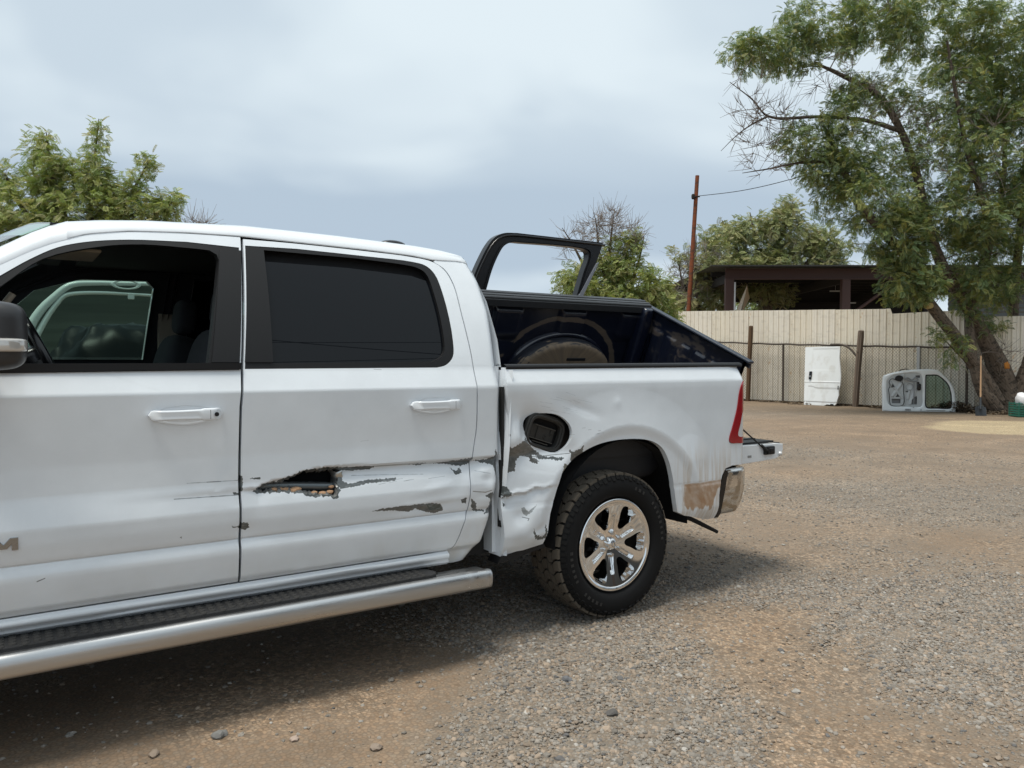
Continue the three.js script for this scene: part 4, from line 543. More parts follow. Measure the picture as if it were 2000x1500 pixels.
// ---- rear bumper, tailgate
{
  const path = []; for (let i = 0; i <= 4; i++) path.push([lerp(.93, 1.12, i / 4), lerp(-.035, -.03, i / 4), 0]); for (let i = 1; i <= 10; i++) { const a = i / 10 * Math.PI / 2; path.push([1.12 + .17 * Math.sin(a), -.03 - .20 * (1 - Math.cos(a)), i / 10]); } path.push([1.31, -.5, 1], [1.315, ZC, 1]);
  const full = path.concat(path.slice(0, -1).reverse().map(([x, z, k]) => [x, 2 * ZC - z, k]));
  const sec = [[.705, -.05], [.712, -.025], [.705, -.004], [.688, .004], [.62, .004], [.54, -.006], [.47, -.024], [.425, -.05], [.415, -.075]];
  const nrm = full.map((p, i) => { const a = full[Math.max(0, i - 1)], b = full[Math.min(full.length - 1, i + 1)], dx = b[0] - a[0], dz = b[1] - a[1], l = Math.hypot(dx, dz); return [-dz / l, dx / l]; });
  const rows = full.map((p, i) => sec.map(([y, o], j) => { const end = Math.min(i, full.length - 1 - i), sh = end < 6 ? (1 - end / 6) * ((y - .56) * .36 + .02) : 0; return [p[0] + nrm[i][0] * o + sh, y, p[1] + nrm[i][1] * o]; }));
  const dirt = dataTex(512, 256, (i, j) => { const u = i / 512, v = j / 256, n = fbm(i / 20, j / 14, 4, 9), m = .75 * smooth(.42, .72, n + .25 * (v - .6)); return [lerp(.95, .70, m), lerp(.95, .60, m), lerp(.95, .48, m)]; });
  const dm = dataTex(512, 256, (i, j) => { const v = j / 256, n = fbm(i / 20, j / 14, 4, 9), m = .75 * smooth(.42, .72, n + .25 * (v - .6)); return [0, .10 + .5 * m, 1 - .6 * m]; }, false);
  const bp = inTruck('rear_bumper', loft(rows, false, false), new THREE.MeshStandardMaterial({ color: RGB(.72, .71, .69), map: dirt, roughnessMap: dm, metalnessMap: dm, roughness: 1, metalness: 1 })); bp.userData.label = 'muddy chrome rear bumper';
  const endc = (f) => inTruck('bumper_end', sheet([[.905, .44], [.945, .56], [.975, .69], [1.0, .708], [1.02, .70], [.995, .58], [.955, .44], [.93, .417], [.90, .417]], [], () => f ? 0 : -.030, { cell: .04, hem: .05 }), M.gloss, bp); endc(0);
  inTruck('step_plate', [box(.22, .02, 1.7, 1.18, .69, ZC), box(.10, .10, 1.6, 1.16, .60, ZC)], M.plastic, bp);
  // tailgate, let down
  const gate = [[1.13, .735], [1.20, .722], [1.45, .730], [1.58, .738], [1.63, .752], [1.652, .79], [1.652, .826], [1.60, .832], [1.13, .838]];
  const tg = inTruck('tailgate', extrude(gate, 1.78, .004).translate(0, 0, -1.885), M.paint); tg.userData.label = 'lowered white tailgate with a black liner';
  inTruck('tailgate_cap', box(.03, .075, 1.75, 1.648, .80, ZC, .01), M.plastic, tg); inTruck('tailgate_liner', [box(.44, .012, 1.72, 1.385, .846, ZC), ...Array.from({ length: 7 }, (_, i) => box(.40, .012, .05, 1.385, .852, -.3 - i * .23))], M.satin, tg);
  inTruck('tailgate_latch', [box(.10, .055, .03, 1.50, .795, -.096, .008), box(.05, .03, .02, 1.51, .797, -.082, .006), box(.015, .045, .02, 1.475, .797, -.084)], M.plastic, tg);
  inTruck('bump_stop', new THREE.SphereGeometry(.016, 12, 8).translate(1.622, .765, -.10), M.clear, tg);
  inTruck('label_plate', box(.035, .015, .002, 1.31, .765, -.0995), std([.25, .25, .25], .6), tg);
  inTruck('support_cable', rod([1.155, 1.04, -.16], [1.455, .80, -.085], .0055, .0055, 6), M.rubber, tg);
  inTruck('cable_boot', rod([1.42, .835, -.094], [1.462, .795, -.083], .009, .013, 8), M.rubber, tg);
}
// ---- door mirror
{
  const mir = inTruck('door_mirror', superE(.155, .112, .13, .42, .5).translate(-2.862, 1.468, .20), std([.028, .028, .03], .4));
  inTruck('mirror_signal', superE(.145, .024, .105, .3, .4).translate(-2.853, 1.437, .235), phys([.55, .53, .5], { roughness: .08, clearcoat: 1, metalness: .35 }), mir);
  inTruck('signal_bulb', [box(.02, .022, .02, -2.79, 1.437, .325, .004)], std([.32, .12, .06], .3), mir);
  inTruck('mirror_arm', superE(.07, .035, .12, .5, .5).translate(-2.90, 1.385, .06), M.plastic, mir);
}
// ---- front of the truck, outside the picture
{
  const fx = WX - 3.672, arch = Array.from({ length: 15 }, (_, i) => { const a = Math.PI - i / 14 * Math.PI; return [fx + .46 * Math.cos(a), .40 + .53 * Math.sin(a)]; });
  const out = [[-4.58, .62], [-4.5, .46], ...arch, [-3.05, .40], [-3.03, .47], [-3.025, 1.34], [-3.3, 1.345], [-4.0, 1.27], [-4.45, 1.16], [-4.58, 1.0]];
  const S = (x, y) => profS(y) + .025 * (1 - smooth(.54, .64, Math.hypot(x - fx, y - .4))) - Math.max(0, -4.1 - x) ** 2 * .7;
  const g = sheet(out, [], S, { cell: .05, hem: .05 }); inTruck('front_fender', g, M.paint); inTruck('front_fender', mirrorZ(g, ZC), M.paint);
  const rows = []; for (const [x, y, h] of [[-3.38, 1.343, .962], [-3.7, 1.306, .958], [-4.1, 1.247, .945], [-4.4, 1.178, .885], [-4.57, 1.05, .80]]) { const s = []; for (let j = 0; j <= 12; j++) { const u = j / 12 * 2 - 1; s.push([x - .06 * (1 - u * u), y + .05 * (1 - u ** 4) + .02 * (Math.abs(u) < .45 ? 1 : 0), ZC + u * h]); } rows.push(s); } inTruck('hood', loft(rows), M.paint);
  inTruck('grille', [box(.06, .34, 1.05, -4.66, .92, ZC, .02), ...Array.from({ length: 4 }, (_, i) => box(.03, .03, 1.0, -4.70, .80 + i * .08, ZC, .008))], M.gloss);
  for (const s of [-1, 1]) inTruck('headlight', superE(.08, .12, .17, .5, .5).translate(-4.60, .95, ZC + s * .68), M.clear);
  inTruck('front_bumper', superE(.16, .14, .97, .35, .3).translate(-4.66, .60, ZC), M.chrome);
  inTruck('engine_bay', box(1.2, .6, 1.5, -3.95, .85, ZC), M.dark);
}
// ---------------------------------------------------------------- load in the bed
const navyDust = (seed, f) => dataTex(512, 512, (i, j) => { const n = f(i / 512, j / 512, fbm(i / 40, j / 40, 5, seed)); return [lerp(.055, .55, n), lerp(.075, .47, n), lerp(.13, .37, n)]; });
{
  const g = thing('truck_bed_section', 'dark navy pickup bed section with dusty wheel hump lying tilted in the truck bed', 'truck part', [0, 1.39 + DY, -.08]); g.rotation.x = .4192;
  const glossy = (map) => phys([1, 1, 1], { map, roughness: .3, clearcoat: .7, clearcoatRoughness: .15 });
  const plainNavy = phys([.006, .009, .022], { roughness: .3, clearcoat: .8, clearcoatRoughness: .1 });
  // bulkhead with ribs and folded top edge
  const S = (u, v) => { const k = ((u / .15) % 1 + 1) % 1; return .012 * smooth(.15, .3, k) * smooth(.95, .8, k) * smooth(-.10, -.13, v); };
  const bm = navyDust(3, (u, v, n) => { const t = v - .80 + .06 * Math.sin(u * 9); return smooth(.46, .62, n + .30 * Math.exp(-(t * t) / .008) - .14) * .40 + .10 * smooth(.3, .7, n) * smooth(.6, .3, v); });
  mesh('bulkhead', flipFaces(sheet([[0, 0], [1.0, 0], [1.0, -.50], [0, -.50]], [], S, { cell: .02, hem: -.03 }).applyMatrix4(new THREE.Matrix4().makeBasis(V(0, 0, -1), V(0, 1, 0), V(-1, 0, 0))).translate(1.25, 0, 0)), glossy(bm), g);
  mesh('bulkhead_edge', [box(.05, .018, 1.06, 1.262, .004, -.50, .006), box(.016, .05, 1.03, 1.284, -.02, -.50, .004)], std([.02, .026, .04], .35), g);
  // far wall with wheel hump, pockets and rail
  const dm = navyDust(9, (u, v, n) => { const x = lerp(-.95, 1.25, u), y = lerp(-.5, 0, v), r = Math.hypot((x - .54) / 1.13, (y + .5) / .86), a = Math.exp(-Math.pow((r - .455) / .024, 2)) * (x > .12 ? 1 : .4); return .62 * smooth(.5, .6, n * .5 + a * .62) + .05 * smooth(.5, .7, n); });
  const SW = (x, y) => -.0 + .03 * smooth(.02, .0, Math.abs(((x + 3) % .55) - .27) - .10) * smooth(-.03, -.08, y) * smooth(-.30, -.22, y);
  mesh('side_wall', sheet([[-.95, 0], [1.25, 0], [1.25, -.52], [-.95, -.52]], [], SW, { cell: .03, hem: .03 }).translate(0, 0, -1.0), glossy(dm), g);
  const hd = navyDust(15, (u, v, n) => { const st = fbm(u * 60, v * 5, 3, 31); return .06 + (.62 + .3 * st) * smooth(.36, .52, (v - .5) * .9 + .42 + .7 * (n - .5) + .12 * (st - .5)); });
  const rows = []; for (let i = 0; i <= 30; i++) { const a = i / 30 * Math.PI, s = []; for (let j = 0; j <= 9; j++) { const t = j / 9, r = .40 - .11 * t * t * t - (j === 9 ? .25 : 0), zz = j === 9 ? .12 : .12 * Math.sin(t * 9 / 8 * Math.PI / 2 * .98); s.push([.54 + r * 1.08 * Math.cos(a), -.5 + r * Math.sin(a) * .64, -1.0 + zz]); } rows.push(s); }
  const hump = mesh('wheel_hump', loft(rows, false, true), new THREE.MeshStandardMaterial({ map: hd, roughness: .6 }), g); hump.userData.label = 'tan dusty wheel hump';
  const arch = []; for (let i = 0; i <= 30; i++) { const a = i / 30 * Math.PI, s = []; for (const [r, z] of [[.35, .0], [.352, .03], [.375, .034], [.39, .02], [.392, 0]]) s.push([.54 + r * 1.1 * Math.cos(a), -.5 + r * .74 * Math.sin(a), -.998 + z]); arch.push(s); } mesh('hump_flange', loft(arch, false, true), plainNavy, g);
  mesh('hump_slot', box(.17, .024, .02, .60, -.375, -.886, .006), M.plastic, g);
  mesh('floor', box(2.2, .02, .98, .15, -.51, -.5), plainNavy, g);
  mesh('rail_cap', [box(2.22, .034, .14, .14, .012, -1.03, .012), box(2.22, .05, .02, .14, -.012, -.965, .006), box(2.22, .006, .02, .14, .030, -1.0), box(2.22, .006, .02, .14, .030, -1.05)], std([.028, .03, .033], .42), g);
  mesh('corner_post', superE(.05, .27, .05, .3, .5).translate(1.20, -.26, -.955), plainNavy, g);
}
{ // loose door standing in the bed behind it
  const z0 = -1.5, o = [[-0.018,1.857,-1.5],[0.038,2.041,-1.5],[0.102,2.173,-1.5],[0.167,2.281,-1.5],[0.224,2.341,-1.5],[0.299,2.374,-1.5],[0.412,2.385,-1.5],[1.241,2.385,-1.5],[1.172,2.225,-1.5],[0.992,1.941,-1.5]], c = [[0.145,1.956,-1.5],[0.197,2.107,-1.5],[0.255,2.222,-1.5],[0.299,2.281,-1.5],[0.367,2.313,-1.5],[0.458,2.317,-1.5],[1.032,2.319,-1.5],[1.083,2.299,-1.5],[1.089,2.255,-1.5],[1.043,2.144,-1.5],[0.972,1.948,-1.5]];
  const g = thing('loose_car_door', 'black car door frame without glass standing upright in the truck bed', 'car door', [o[9][0] - .5, .9, z0]);
  const L = (P) => P.map((p) => [p[0] - g.position.x, p[1] - g.position.y]);
  const oo = L(o), cc = L(c), top = smoothLine(oo.slice(0, 7), 4), bot = [[oo[9][0], oo[9][1]], [oo[9][0] - .02, .72], [.52, .28], [.45, .17], [-.42, .17], [-.55, .3], [oo[0][0] - .06, .72]];
  const hole = ccw([...smoothLine(cc.slice(0, 10), 4), [cc[10][0], cc[10][1]], [cc[10][0] - .03, cc[10][1] - .1], [cc[0][0] - .02, cc[0][1] - .1]]);
  const ring = [...top, oo[7], oo[8], ...bot]; mesh('door_skin', [sheet(ring, [hole], () => 0, { cell: .1, hem: .06 }), sheet(ring, [hole], () => -.06, { cell: .1, hem: 0 })], std([.008, .008, .009], .3), g);
  const ctr = hole.reduce((q, p) => [q[0] + p[0] / hole.length, q[1] + p[1] / hole.length], [0, 0]);
  mesh('window_channel', sheet(hole.map((p) => [lerp(ctr[0], p[0], 1.07), lerp(ctr[1], p[1], 1.09)]), [hole.map((p) => [lerp(ctr[0], p[0], 1.035), lerp(ctr[1], p[1], 1.045)])], () => .010, { cell: .1, hem: .012 }), M.gloss, g);
  mesh('outer_strip', tube([...smoothLine(oo.slice(0, 7), 2), oo[7]].map((p) => [p[0] + .012, p[1] - .02, .006]), .008, 40, 6), M.gloss, g);
  mesh('door_edge', extrude([[oo[8][0] - .005, oo[8][1] - .01], [oo[8][0] + .012, oo[8][1] - .01], [oo[9][0] + .03, oo[9][1]], [oo[9][0] - .012, oo[9][1]]], .04, .002).translate(0, 0, -.03), std([.3, .31, .34], .35, .6), g);
}
// ---------------------------------------------------------------- fences
const FX = 20.7;
{
  const cf = thing('corrugated_fence', 'tall cream corrugated metal fence behind the chain link', 'fence', [FX + .22, 0, -12]);
  const hz = [[3.587,-19.771],[3.27,-13.124],[3.155,-10.545],[2.987,-9.56]], H = (z) => interp([hz[0][1], hz[1][1], hz[2][1], hz[2][1] + .02, hz[3][1]], [hz[0][0], hz[1][0], hz[2][0], hz[3][0], hz[3][0]], z);
  const tones = [[.85, .78, .65], [.87, .81, .70], [.83, .765, .65], [.86, .795, .66]], maps = tones.map((c, s) => { const t = dataTex(256, 512, (i, j) => { const st = fbm(i / 7, j / 120, 4, s * 7 + 3), n = fbm(i / 40, j / 60, 4, s + 1), base = .97 + .05 * (n - .5) - .04 * smooth(.5, .75, st), rust = smooth(.62, .78, fbm(i / 9, j / 26, 3, s + 20)) * smooth(60, 6, j) * .6; return [base * (1 - .15 * rust), base * (1 - .3 * rust), base * (1 - .45 * rust)]; }); return new THREE.MeshStandardMaterial({ map: t, color: RGB(...c), roughness: .6, metalness: 0 }); });
  let z = hz[0][1], k = 0; const W = .92; while (z < -8.6) {
    const rib = []; for (let r = 0; r < 4; r++) { const a = r * .23; rib.push([a, 0], [a + .095, 0], [a + .108, .010], [a + .122, .010], [a + .135, 0], [a + .196, 0], [a + .203, .034], [a + .224, .034], [a + .23, 0]); }
    const jit = .012 * (hash2(k, 4) - .5), dx = .004 * (k % 2), rows = [0, .5, 1].map((t) => rib.map(([a, o]) => [-o - dx - .008 * (hash2(k, 9) - .5) * t, .02 + t * (H(z + a) + jit - .02), a]));
    const m = mesh('panel', loft(rows, false, true).toNonIndexed(), maps[Math.floor(hash2(k, 2) * 4)], cf); m.geometry.computeVertexNormals(); m.position.set(0, 0, z + 12); z += W - .012; k++;
  }
  mesh('back_rail', [box(.06, .08, 10.6, .06, 2.3, -2), box(.06, .08, 10.6, .06, .8, -2)], M.steel, cf);
  const c2 = thing('corrugated_fence', 'shaded corrugated metal fence behind the big tree', 'fence', [FX + .24, 0, z], .62);
  for (let i = 0; i < 8; i++) { const rib = []; for (let r = 0; r < 4; r++) { const a = r * .23; rib.push([a, 0], [a + .095, 0], [a + .108, .010], [a + .122, .010], [a + .135, 0], [a + .196, 0], [a + .203, .034], [a + .224, .034], [a + .23, 0]); }
    const m = mesh('panel', loft([0, 1].map((t) => rib.map(([a, o]) => [-o - .01 * (i % 2), .02 + t * 2.75, a])), false, true).toNonIndexed(), maps[i % 4], c2); m.geometry.computeVertexNormals(); m.position.z = i * .908; }
}
{
  const cl = thing('chain_link_fence', 'rusty chain link fence with top rail in front of corrugated metal', 'fence', [FX, 0, -12]);
  const zs = [[2.281,-18.021],[2.152,-15.767],[1.971,-11.088],[1.874,-8.223]], TH = (z) => interp(zs.map((p) => p[1]), zs.map((p) => p[0]), z), z0 = -18, z1 = -7.9;
  const rust = std([.085, .068, .056], .75, .3), wire = std([.14, .12, .095], .7, .2);
  const rail = []; for (let i = 0; i <= 24; i++) { const z = lerp(z0, z1, i / 24); rail.push([0, TH(z) + .012 * Math.sin(i * 2.3), z + 12]); } mesh('top_rail', tube(rail, .030, 60, 8), rust, cl);
  mesh('bottom_wire', tube(rail.map((p) => [p[0], .06, p[2]]), .008, 20, 5), rust, cl);
  const wires = [], st = .1, h = 2.16; for (let s = -h; s < z1 - z0; s += st) for (const d of [-1, 1]) { const a = z0 + s + (d < 0 ? h : 0); let p = [a, .04], q = [a + d * h, .04 + h]; const cl_ = (P, Q) => { const top = TH((P[0] + Q[0]) / 2); const t = Math.min(1, (top - .04) / h); return [P, [lerp(P[0], Q[0], t), lerp(P[1], Q[1], t)]]; }; [p, q] = cl_(p, q); if (Math.max(p[0], q[0]) < z0 || Math.min(p[0], q[0]) > z1) continue; wires.push(rod([d * .004, p[1], p[0] + 12], [d * .004, q[1], q[0] + 12], .0038, .0038, 3)); }
  const wm = mesh('wire_mesh', wires, wire, cl); wm.userData.kind = 'stuff';
  const tips = []; for (let z = z0; z < z1; z += st) tips.push(rod([0, TH(z) - .01, z + 12], [0, TH(z) + .09, z + 12 + .02], .004, .004, 3)); mesh('wire_tips', tips, wire, cl).userData.kind = 'stuff';
  const post = (z, m, sq) => mesh('post', sq ? box(.09, TH(z), .09, 0, TH(z) / 2, z + 12) : rod([.03, 0, z + 12], [.03, TH(z) + .03, z + 12], .038, .038, 10), m, cl);
  const pz = [[2.087,-14.433],[1.88,-9.504],[2.247,-17.417],[1.708,-8.106]]; post(pz[0][1], rust); post(pz[1][1], std([.42, .42, .41], .5, .3), true); post(pz[2][1], rust); post(pz[3][1], rust);
  const bp = [[2.047,-12.46],[2.04,-12.118],[1.985,-11.893],[1.863,-11.707],[1.66,-11.522],[1.425,-11.357]]; mesh('bent_pipe', tube(bp.map(([y, z]) => [-.09, y, z + 12]), .035, 30, 8), rust, cl);
}
{ // dry leaf litter blown against the foot of the fence
  const R = rng(77), n = 5200, leaf = new THREE.BufferGeometry(); leaf.setAttribute('position', new THREE.Float32BufferAttribute([-.5, 0, 0, 0, .12, .3, .5, 0, 0, 0, .1, -.3], 3)); leaf.setIndex([0, 1, 2, 0, 2, 3]); leaf.computeVertexNormals();
  const im = new THREE.InstancedMesh(leaf, std([1, 1, 1], .9), n), m4 = new THREE.Matrix4(), q = new THREE.Quaternion(), c = new THREE.Color(); im.name = 'leaf_litter'; tag(im, 'dry brown leaf litter lying along the foot of the fence', 'leaves', undefined, 'stuff'); im.castShadow = im.receiveShadow = true;
  for (let i = 0; i < n; i++) { const pile = i < 900, z = pile ? -8.3 + (R() + R() + R() - 1.5) * .7 : lerp(-17, -6.5, R()), w = R() * R(), k = smooth(.35, .65, fbm(z * 1.5, 3, 3, 4)), x = pile ? 20.5 - .4 * w + (R() - .5) * .3 : 20.8 - (.15 + .9 * k) * w - .02, y = pile ? .30 * R() * Math.exp(-((z + 8.3) ** 2) / .5) : .02 + .05 * R() * k, s = .05 + .08 * R(), t = .05 + .10 * R(); m4.compose(V(x, y, z), q.setFromEuler(new THREE.Euler(R() * 1.4 - .7, R() * 6.3, R() * 1.4 - .7)), V(s, s, s)); im.setMatrixAt(i, m4); im.setColorAt(i, c.setRGB(t * 1.3, t * .95, t * .6)); }
  scene.add(im);
}
{ // two old posts
  const wood = (c) => new THREE.MeshStandardMaterial({ color: RGB(...c), roughness: .9, map: dataTex(64, 256, (i, j) => .75 + .5 * (fbm(i / 5, j / 60, 4, 6) - .5)) });
  const p1 = [[-0.126,-15.81],[2.814,-15.676]], p2 = [[-0.099,-11.467],[2.488,-11.286]];
  const mk = (P, c, w, label) => { const g = thing('wooden_post', label, 'post', [20.5, 0, P[0][1]]), dz = P[1][1] - P[0][1], h = P[1][0]; const s = superE(w / 2, h / 2 + .05, w / 2, .15, .2, 16, 10).translate(0, h / 2 - .05, 0); const p = s.attributes.position; for (let i = 0; i < p.count; i++) p.setZ(i, p.getZ(i) + dz * p.getY(i) / h + .01 * Math.sin(p.getY(i) * 4)); mesh('post_shaft', s, wood(c), g); mesh('nail', rod([-.09, h * .7, dz * .7], [-.12, h * .72, dz * .7], .008), M.under, g); };
  mk(p1, [.20, .115, .06], .125, 'brown wooden post standing against the chain link fence'); mk(p2, [.27, .20, .15], .15, 'weathered grey wooden post behind the white cargo door');
}
// ---------------------------------------------------------------- loose vehicle doors by the fence
{
  const whiteMap = (seed) => dataTex(256, 256, (i, j) => { const n = fbm(i / 40, j / 40, 4, seed), f = .05 * smooth(.5, .75, n); return [1 - f, 1 - f * 1.15, 1 - f * 1.35]; });
  const white = phys([.80, .82, .82], { map: whiteMap(5), roughness: .35, clearcoat: .6, clearcoatRoughness: .15 });
  const b = [[-0.118,-13.146],[0.01,-11.908]], t = [[1.974,-13.324],[1.934,-11.999]], w = b[1][1] - b[0][1], h = t[0][0];
  const g = thing('cargo_van_door', 'white cargo door panel with black handle leaning upright against the fence', 'van door', [20.15, 0, b[0][1]]); g.rotation.set(0, -Math.PI / 2, 0);
  const tilt = new THREE.Matrix4().makeRotationX(-Math.atan2(.30, h));
  const top = Math.hypot(h, .3), x = (p) => p * w * 1.02;
  const tl = t[0][1] - b[0][1], trr = t[1][1] - b[0][1]; const out = [[x(0), 0], [x(.62), 0], [x(.70), .05], [x(.92), .03], [x(.96), .10], [x(.97), .22], [x(1.0), .36], [x(.985), .5], [x(1.02), .7], [x(1.01), 1.0], [lerp(w, trr, .8), top * .8], [trr, top], [tl, top]];
  const S = (X, Y) => { const u = X / w, v = Y / top, d = (a, c, e) => smooth(e, 0, Math.abs(a - c)); let z = .03 * Math.sin(Math.PI * Math.min(1, Math.max(0, u))) ; const inW = smooth(.10, .13, u) * smooth(.92, .89, u) * smooth(.60, .615, v) * smooth(.965, .95, v); z -= .008 * inW; z -= .012 * smooth(.335, .31, v + .03 * smooth(.15, .4, u)) * smooth(.06, .1, u); z += .012 * d(v, .40, .02); z -= .01 * d(v, .055, .006); return z; };
  const sk = mesh('door_skin', sheet(out.map((p) => p), [], S, { cell: .03, hem: .05 }).applyMatrix4(tilt), white, g);
  mesh('handle_recess', superE(.05, .14, .02, .3, .4).translate(w * .13, top * .505, .035).applyMatrix4(tilt), M.gloss, g); mesh('handle_catch', superE(.03, .03, .02, .5, .5).translate(w * .13, top * .485, .05).applyMatrix4(tilt), M.steel, g);
  mesh('torn_edge', [box(.10, .04, .03, w * .86, .05, .01).applyMatrix4(tilt), box(.03, .12, .02, w * .99, .62, .0).applyMatrix4(tilt)], M.dark, g);
}
{
  const P = [[19.003,-9.625],[20.315,-8.178]], dx = P[1][0] - P[0][0], dz = P[1][1] - P[0][1], L = Math.hypot(dx, dz), a = -Math.atan2(dz, dx);
  const g = thing('van_front_door', 'stripped white van door lying on its side, its window glass and inner panel showing', 'van door', [P[0][0], 0, P[0][1]], a);
  const white = phys([.82, .85, .85], { roughness: .4, clearcoat: .5, clearcoatRoughness: .2 }), inner = std([.50, .52, .52], .45, .2);
  const h = 1.24, X = (p) => (p - 917) / (1640 - 917) * L, Y = (q) => (765 - q) / (765 - 345) * h; // measured on the panel itself
  const Q = (l) => l.map(([p, q]) => [X(p), Y(q)]);
  const out = smoothLine(Q([[917, 765], [917, 425], [935, 405], [1080, 365], [1200, 350], [1430, 347], [1470, 365], [1560, 445], [1610, 520], [1635, 620], [1642, 768]]), 3);
  const frame = smoothPoly(Q([[955, 560], [955, 470], [990, 420], [1100, 390], [1285, 388], [1306, 420], [1309, 500], [1310, 600], [1310, 690], [1292, 718], [1100, 716], [985, 705], [960, 640]]), 4), win = smoothPoly(Q([[1342, 402], [1390, 399], [1450, 400], [1500, 430], [1560, 490], [1590, 570], [1598, 640], [1598, 705], [1585, 730], [1460, 732], [1355, 728], [1340, 700], [1338, 600], [1338, 500], [1338, 420]]), 4);
  const edge = (P, x, y) => { let d = 9; for (let i = 0; i < P.length; i++) { const a = P[i], b = P[(i + 1) % P.length], t = Math.max(0, Math.min(1, ((x - a[0]) * (b[0] - a[0]) + (y - a[1]) * (b[1] - a[1])) / ((b[0] - a[0]) ** 2 + (b[1] - a[1]) ** 2 + 1e-9))); d = Math.min(d, Math.hypot(x - lerp(a[0], b[0], t), y - lerp(a[1], b[1], t))); } return d; };
  const Sh = (x, y) => -.02 - .03 * (1 - smooth(0, .035, Math.min(edge(out, x, y), edge(frame, x, y), edge(win, x, y)))) ** 2;
  mesh('door_shell', sheet(out, [frame, win], Sh, { cell: .03, hem: .09 }), white, g);
  const hole = (l) => Q(l), holes = [hole([[995, 528], [1012, 485], [1035, 525]]), hole([[1045, 622], [1065, 590], [1085, 622]]), hole([[1005, 640], [1095, 640], [1095, 685], [1008, 685]]), hole([[1205, 650], [1225, 625], [1258, 610], [1258, 695], [1205, 695]]), hole([[1240, 405], [1285, 405], [1285, 430], [1240, 430]]), hole([[1145, 560], [1170, 560], [1170, 575], [1145, 575]])];
  const Si = (x, y) => { let z = -.06; const rib = (p0, q0, p1, q1) => { const A = [X(p0), Y(q0)], B = [X(p1), Y(q1)], t = Math.max(0, Math.min(1, ((x - A[0]) * (B[0] - A[0]) + (y - A[1]) * (B[1] - A[1])) / ((B[0] - A[0]) ** 2 + (B[1] - A[1]) ** 2))), d = Math.hypot(x - lerp(A[0], B[0], t), y - lerp(A[1], B[1], t)); return .022 * smooth(.045, .02, d); }; z += Math.max(rib(1015, 610, 1110, 480), rib(985, 470, 1110, 630), rib(1120, 400, 1125, 700), rib(1165, 640, 1180, 560), rib(1190, 690, 1240, 560)); z -= .03 * gauss(x, y, X(1165), Y(500), .12, .16); return z; };
  mesh('inner_panel', sheet(frame.map((p) => [lerp(X(1135), p[0], 1.01), lerp(Y(560), p[1], 1.01)]), holes, Si, { cell: .02, hem: 0, hemHoles: .02 }), inner, g);
  mesh('inner_backing', sheet(frame, [], () => -.125, { cell: .3, hem: 0 }), std([.2, .2, .2], .6), g);
  const rub = (n, r, pts) => mesh(n, tube(Q(pts).map(([x, y]) => [x, y, -.02]), r, 50, 6, true), M.rubber, g);
  rub('wiring_loop', .009, [[975, 470], [1000, 440], [1040, 450], [1110, 480], [1120, 560], [1115, 700], [1000, 705], [985, 680], [978, 600], [970, 545], [985, 510]]);
  mesh('speaker', [new THREE.CylinderGeometry(.11, .11, .03, 24).rotateX(Math.PI / 2).scale(1, .78, 1).translate(X(1075), Y(435), -.02), new THREE.TorusGeometry(.10, .012, 8, 24).scale(1, .78, 1).translate(X(1075), Y(435), -.005)], M.plastic, g);
  mesh('window_motor', [superE(.055, .10, .03, .5, .5).translate(X(1272), Y(520), -.02), superE(.03, .03, .03).translate(X(1262), Y(480), .0)], M.gloss, g);
  mesh('window_regulator', [tube(Q([[1135, 440], [1160, 430], [1200, 450], [1240, 425], [1262, 450], [1225, 465], [1180, 460]]).map(([x, y]) => [x, y, -.02]), .016, 40, 6, true), tube(Q([[1145, 520], [1165, 490], [1200, 490], [1215, 520], [1195, 550], [1160, 550]]).map(([x, y]) => [x, y, -.03]), .008, 30, 6, true), rod([X(1225), Y(470), -.02], [X(1225), Y(690), -.03], .014)], M.steel, g);
  mesh('window_seal', sheet(win.map((p) => [lerp(X(1465), p[0], 1.015), lerp(Y(565), p[1], 1.012)]), [win.map((p) => [lerp(X(1465), p[0], .93), lerp(Y(565), p[1], .94)])], () => -.045, { cell: .2, hem: .02 }), M.rubber, g);
  mesh('window_glass', sheet(win, [], () => -.06, { cell: .4, hem: 0 }), phys([.52, .68, .62], { transmission: 1, thickness: 0, roughness: .05 }), g);
  mesh('latch_strip', [box(.12, .04, .03, X(1160), Y(745), .0, .008), box(.012, .05, .02, X(1188), Y(745), .005), superE(.014, .014, .012).translate(X(1220), Y(722), -.01), superE(.014, .014, .012).translate(X(1295), Y(747), -.01), box(.5, .012, .02, X(1440), Y(748), -.01)], M.steel, g);
  mesh('hinge_bracket', tube([[X(1075), Y(372), -.08], [X(1095), Y(352), -.06], [X(1165), Y(345), -.06], [X(1165), Y(368), -.08]], .012, 16, 6), M.rubber, g);
}
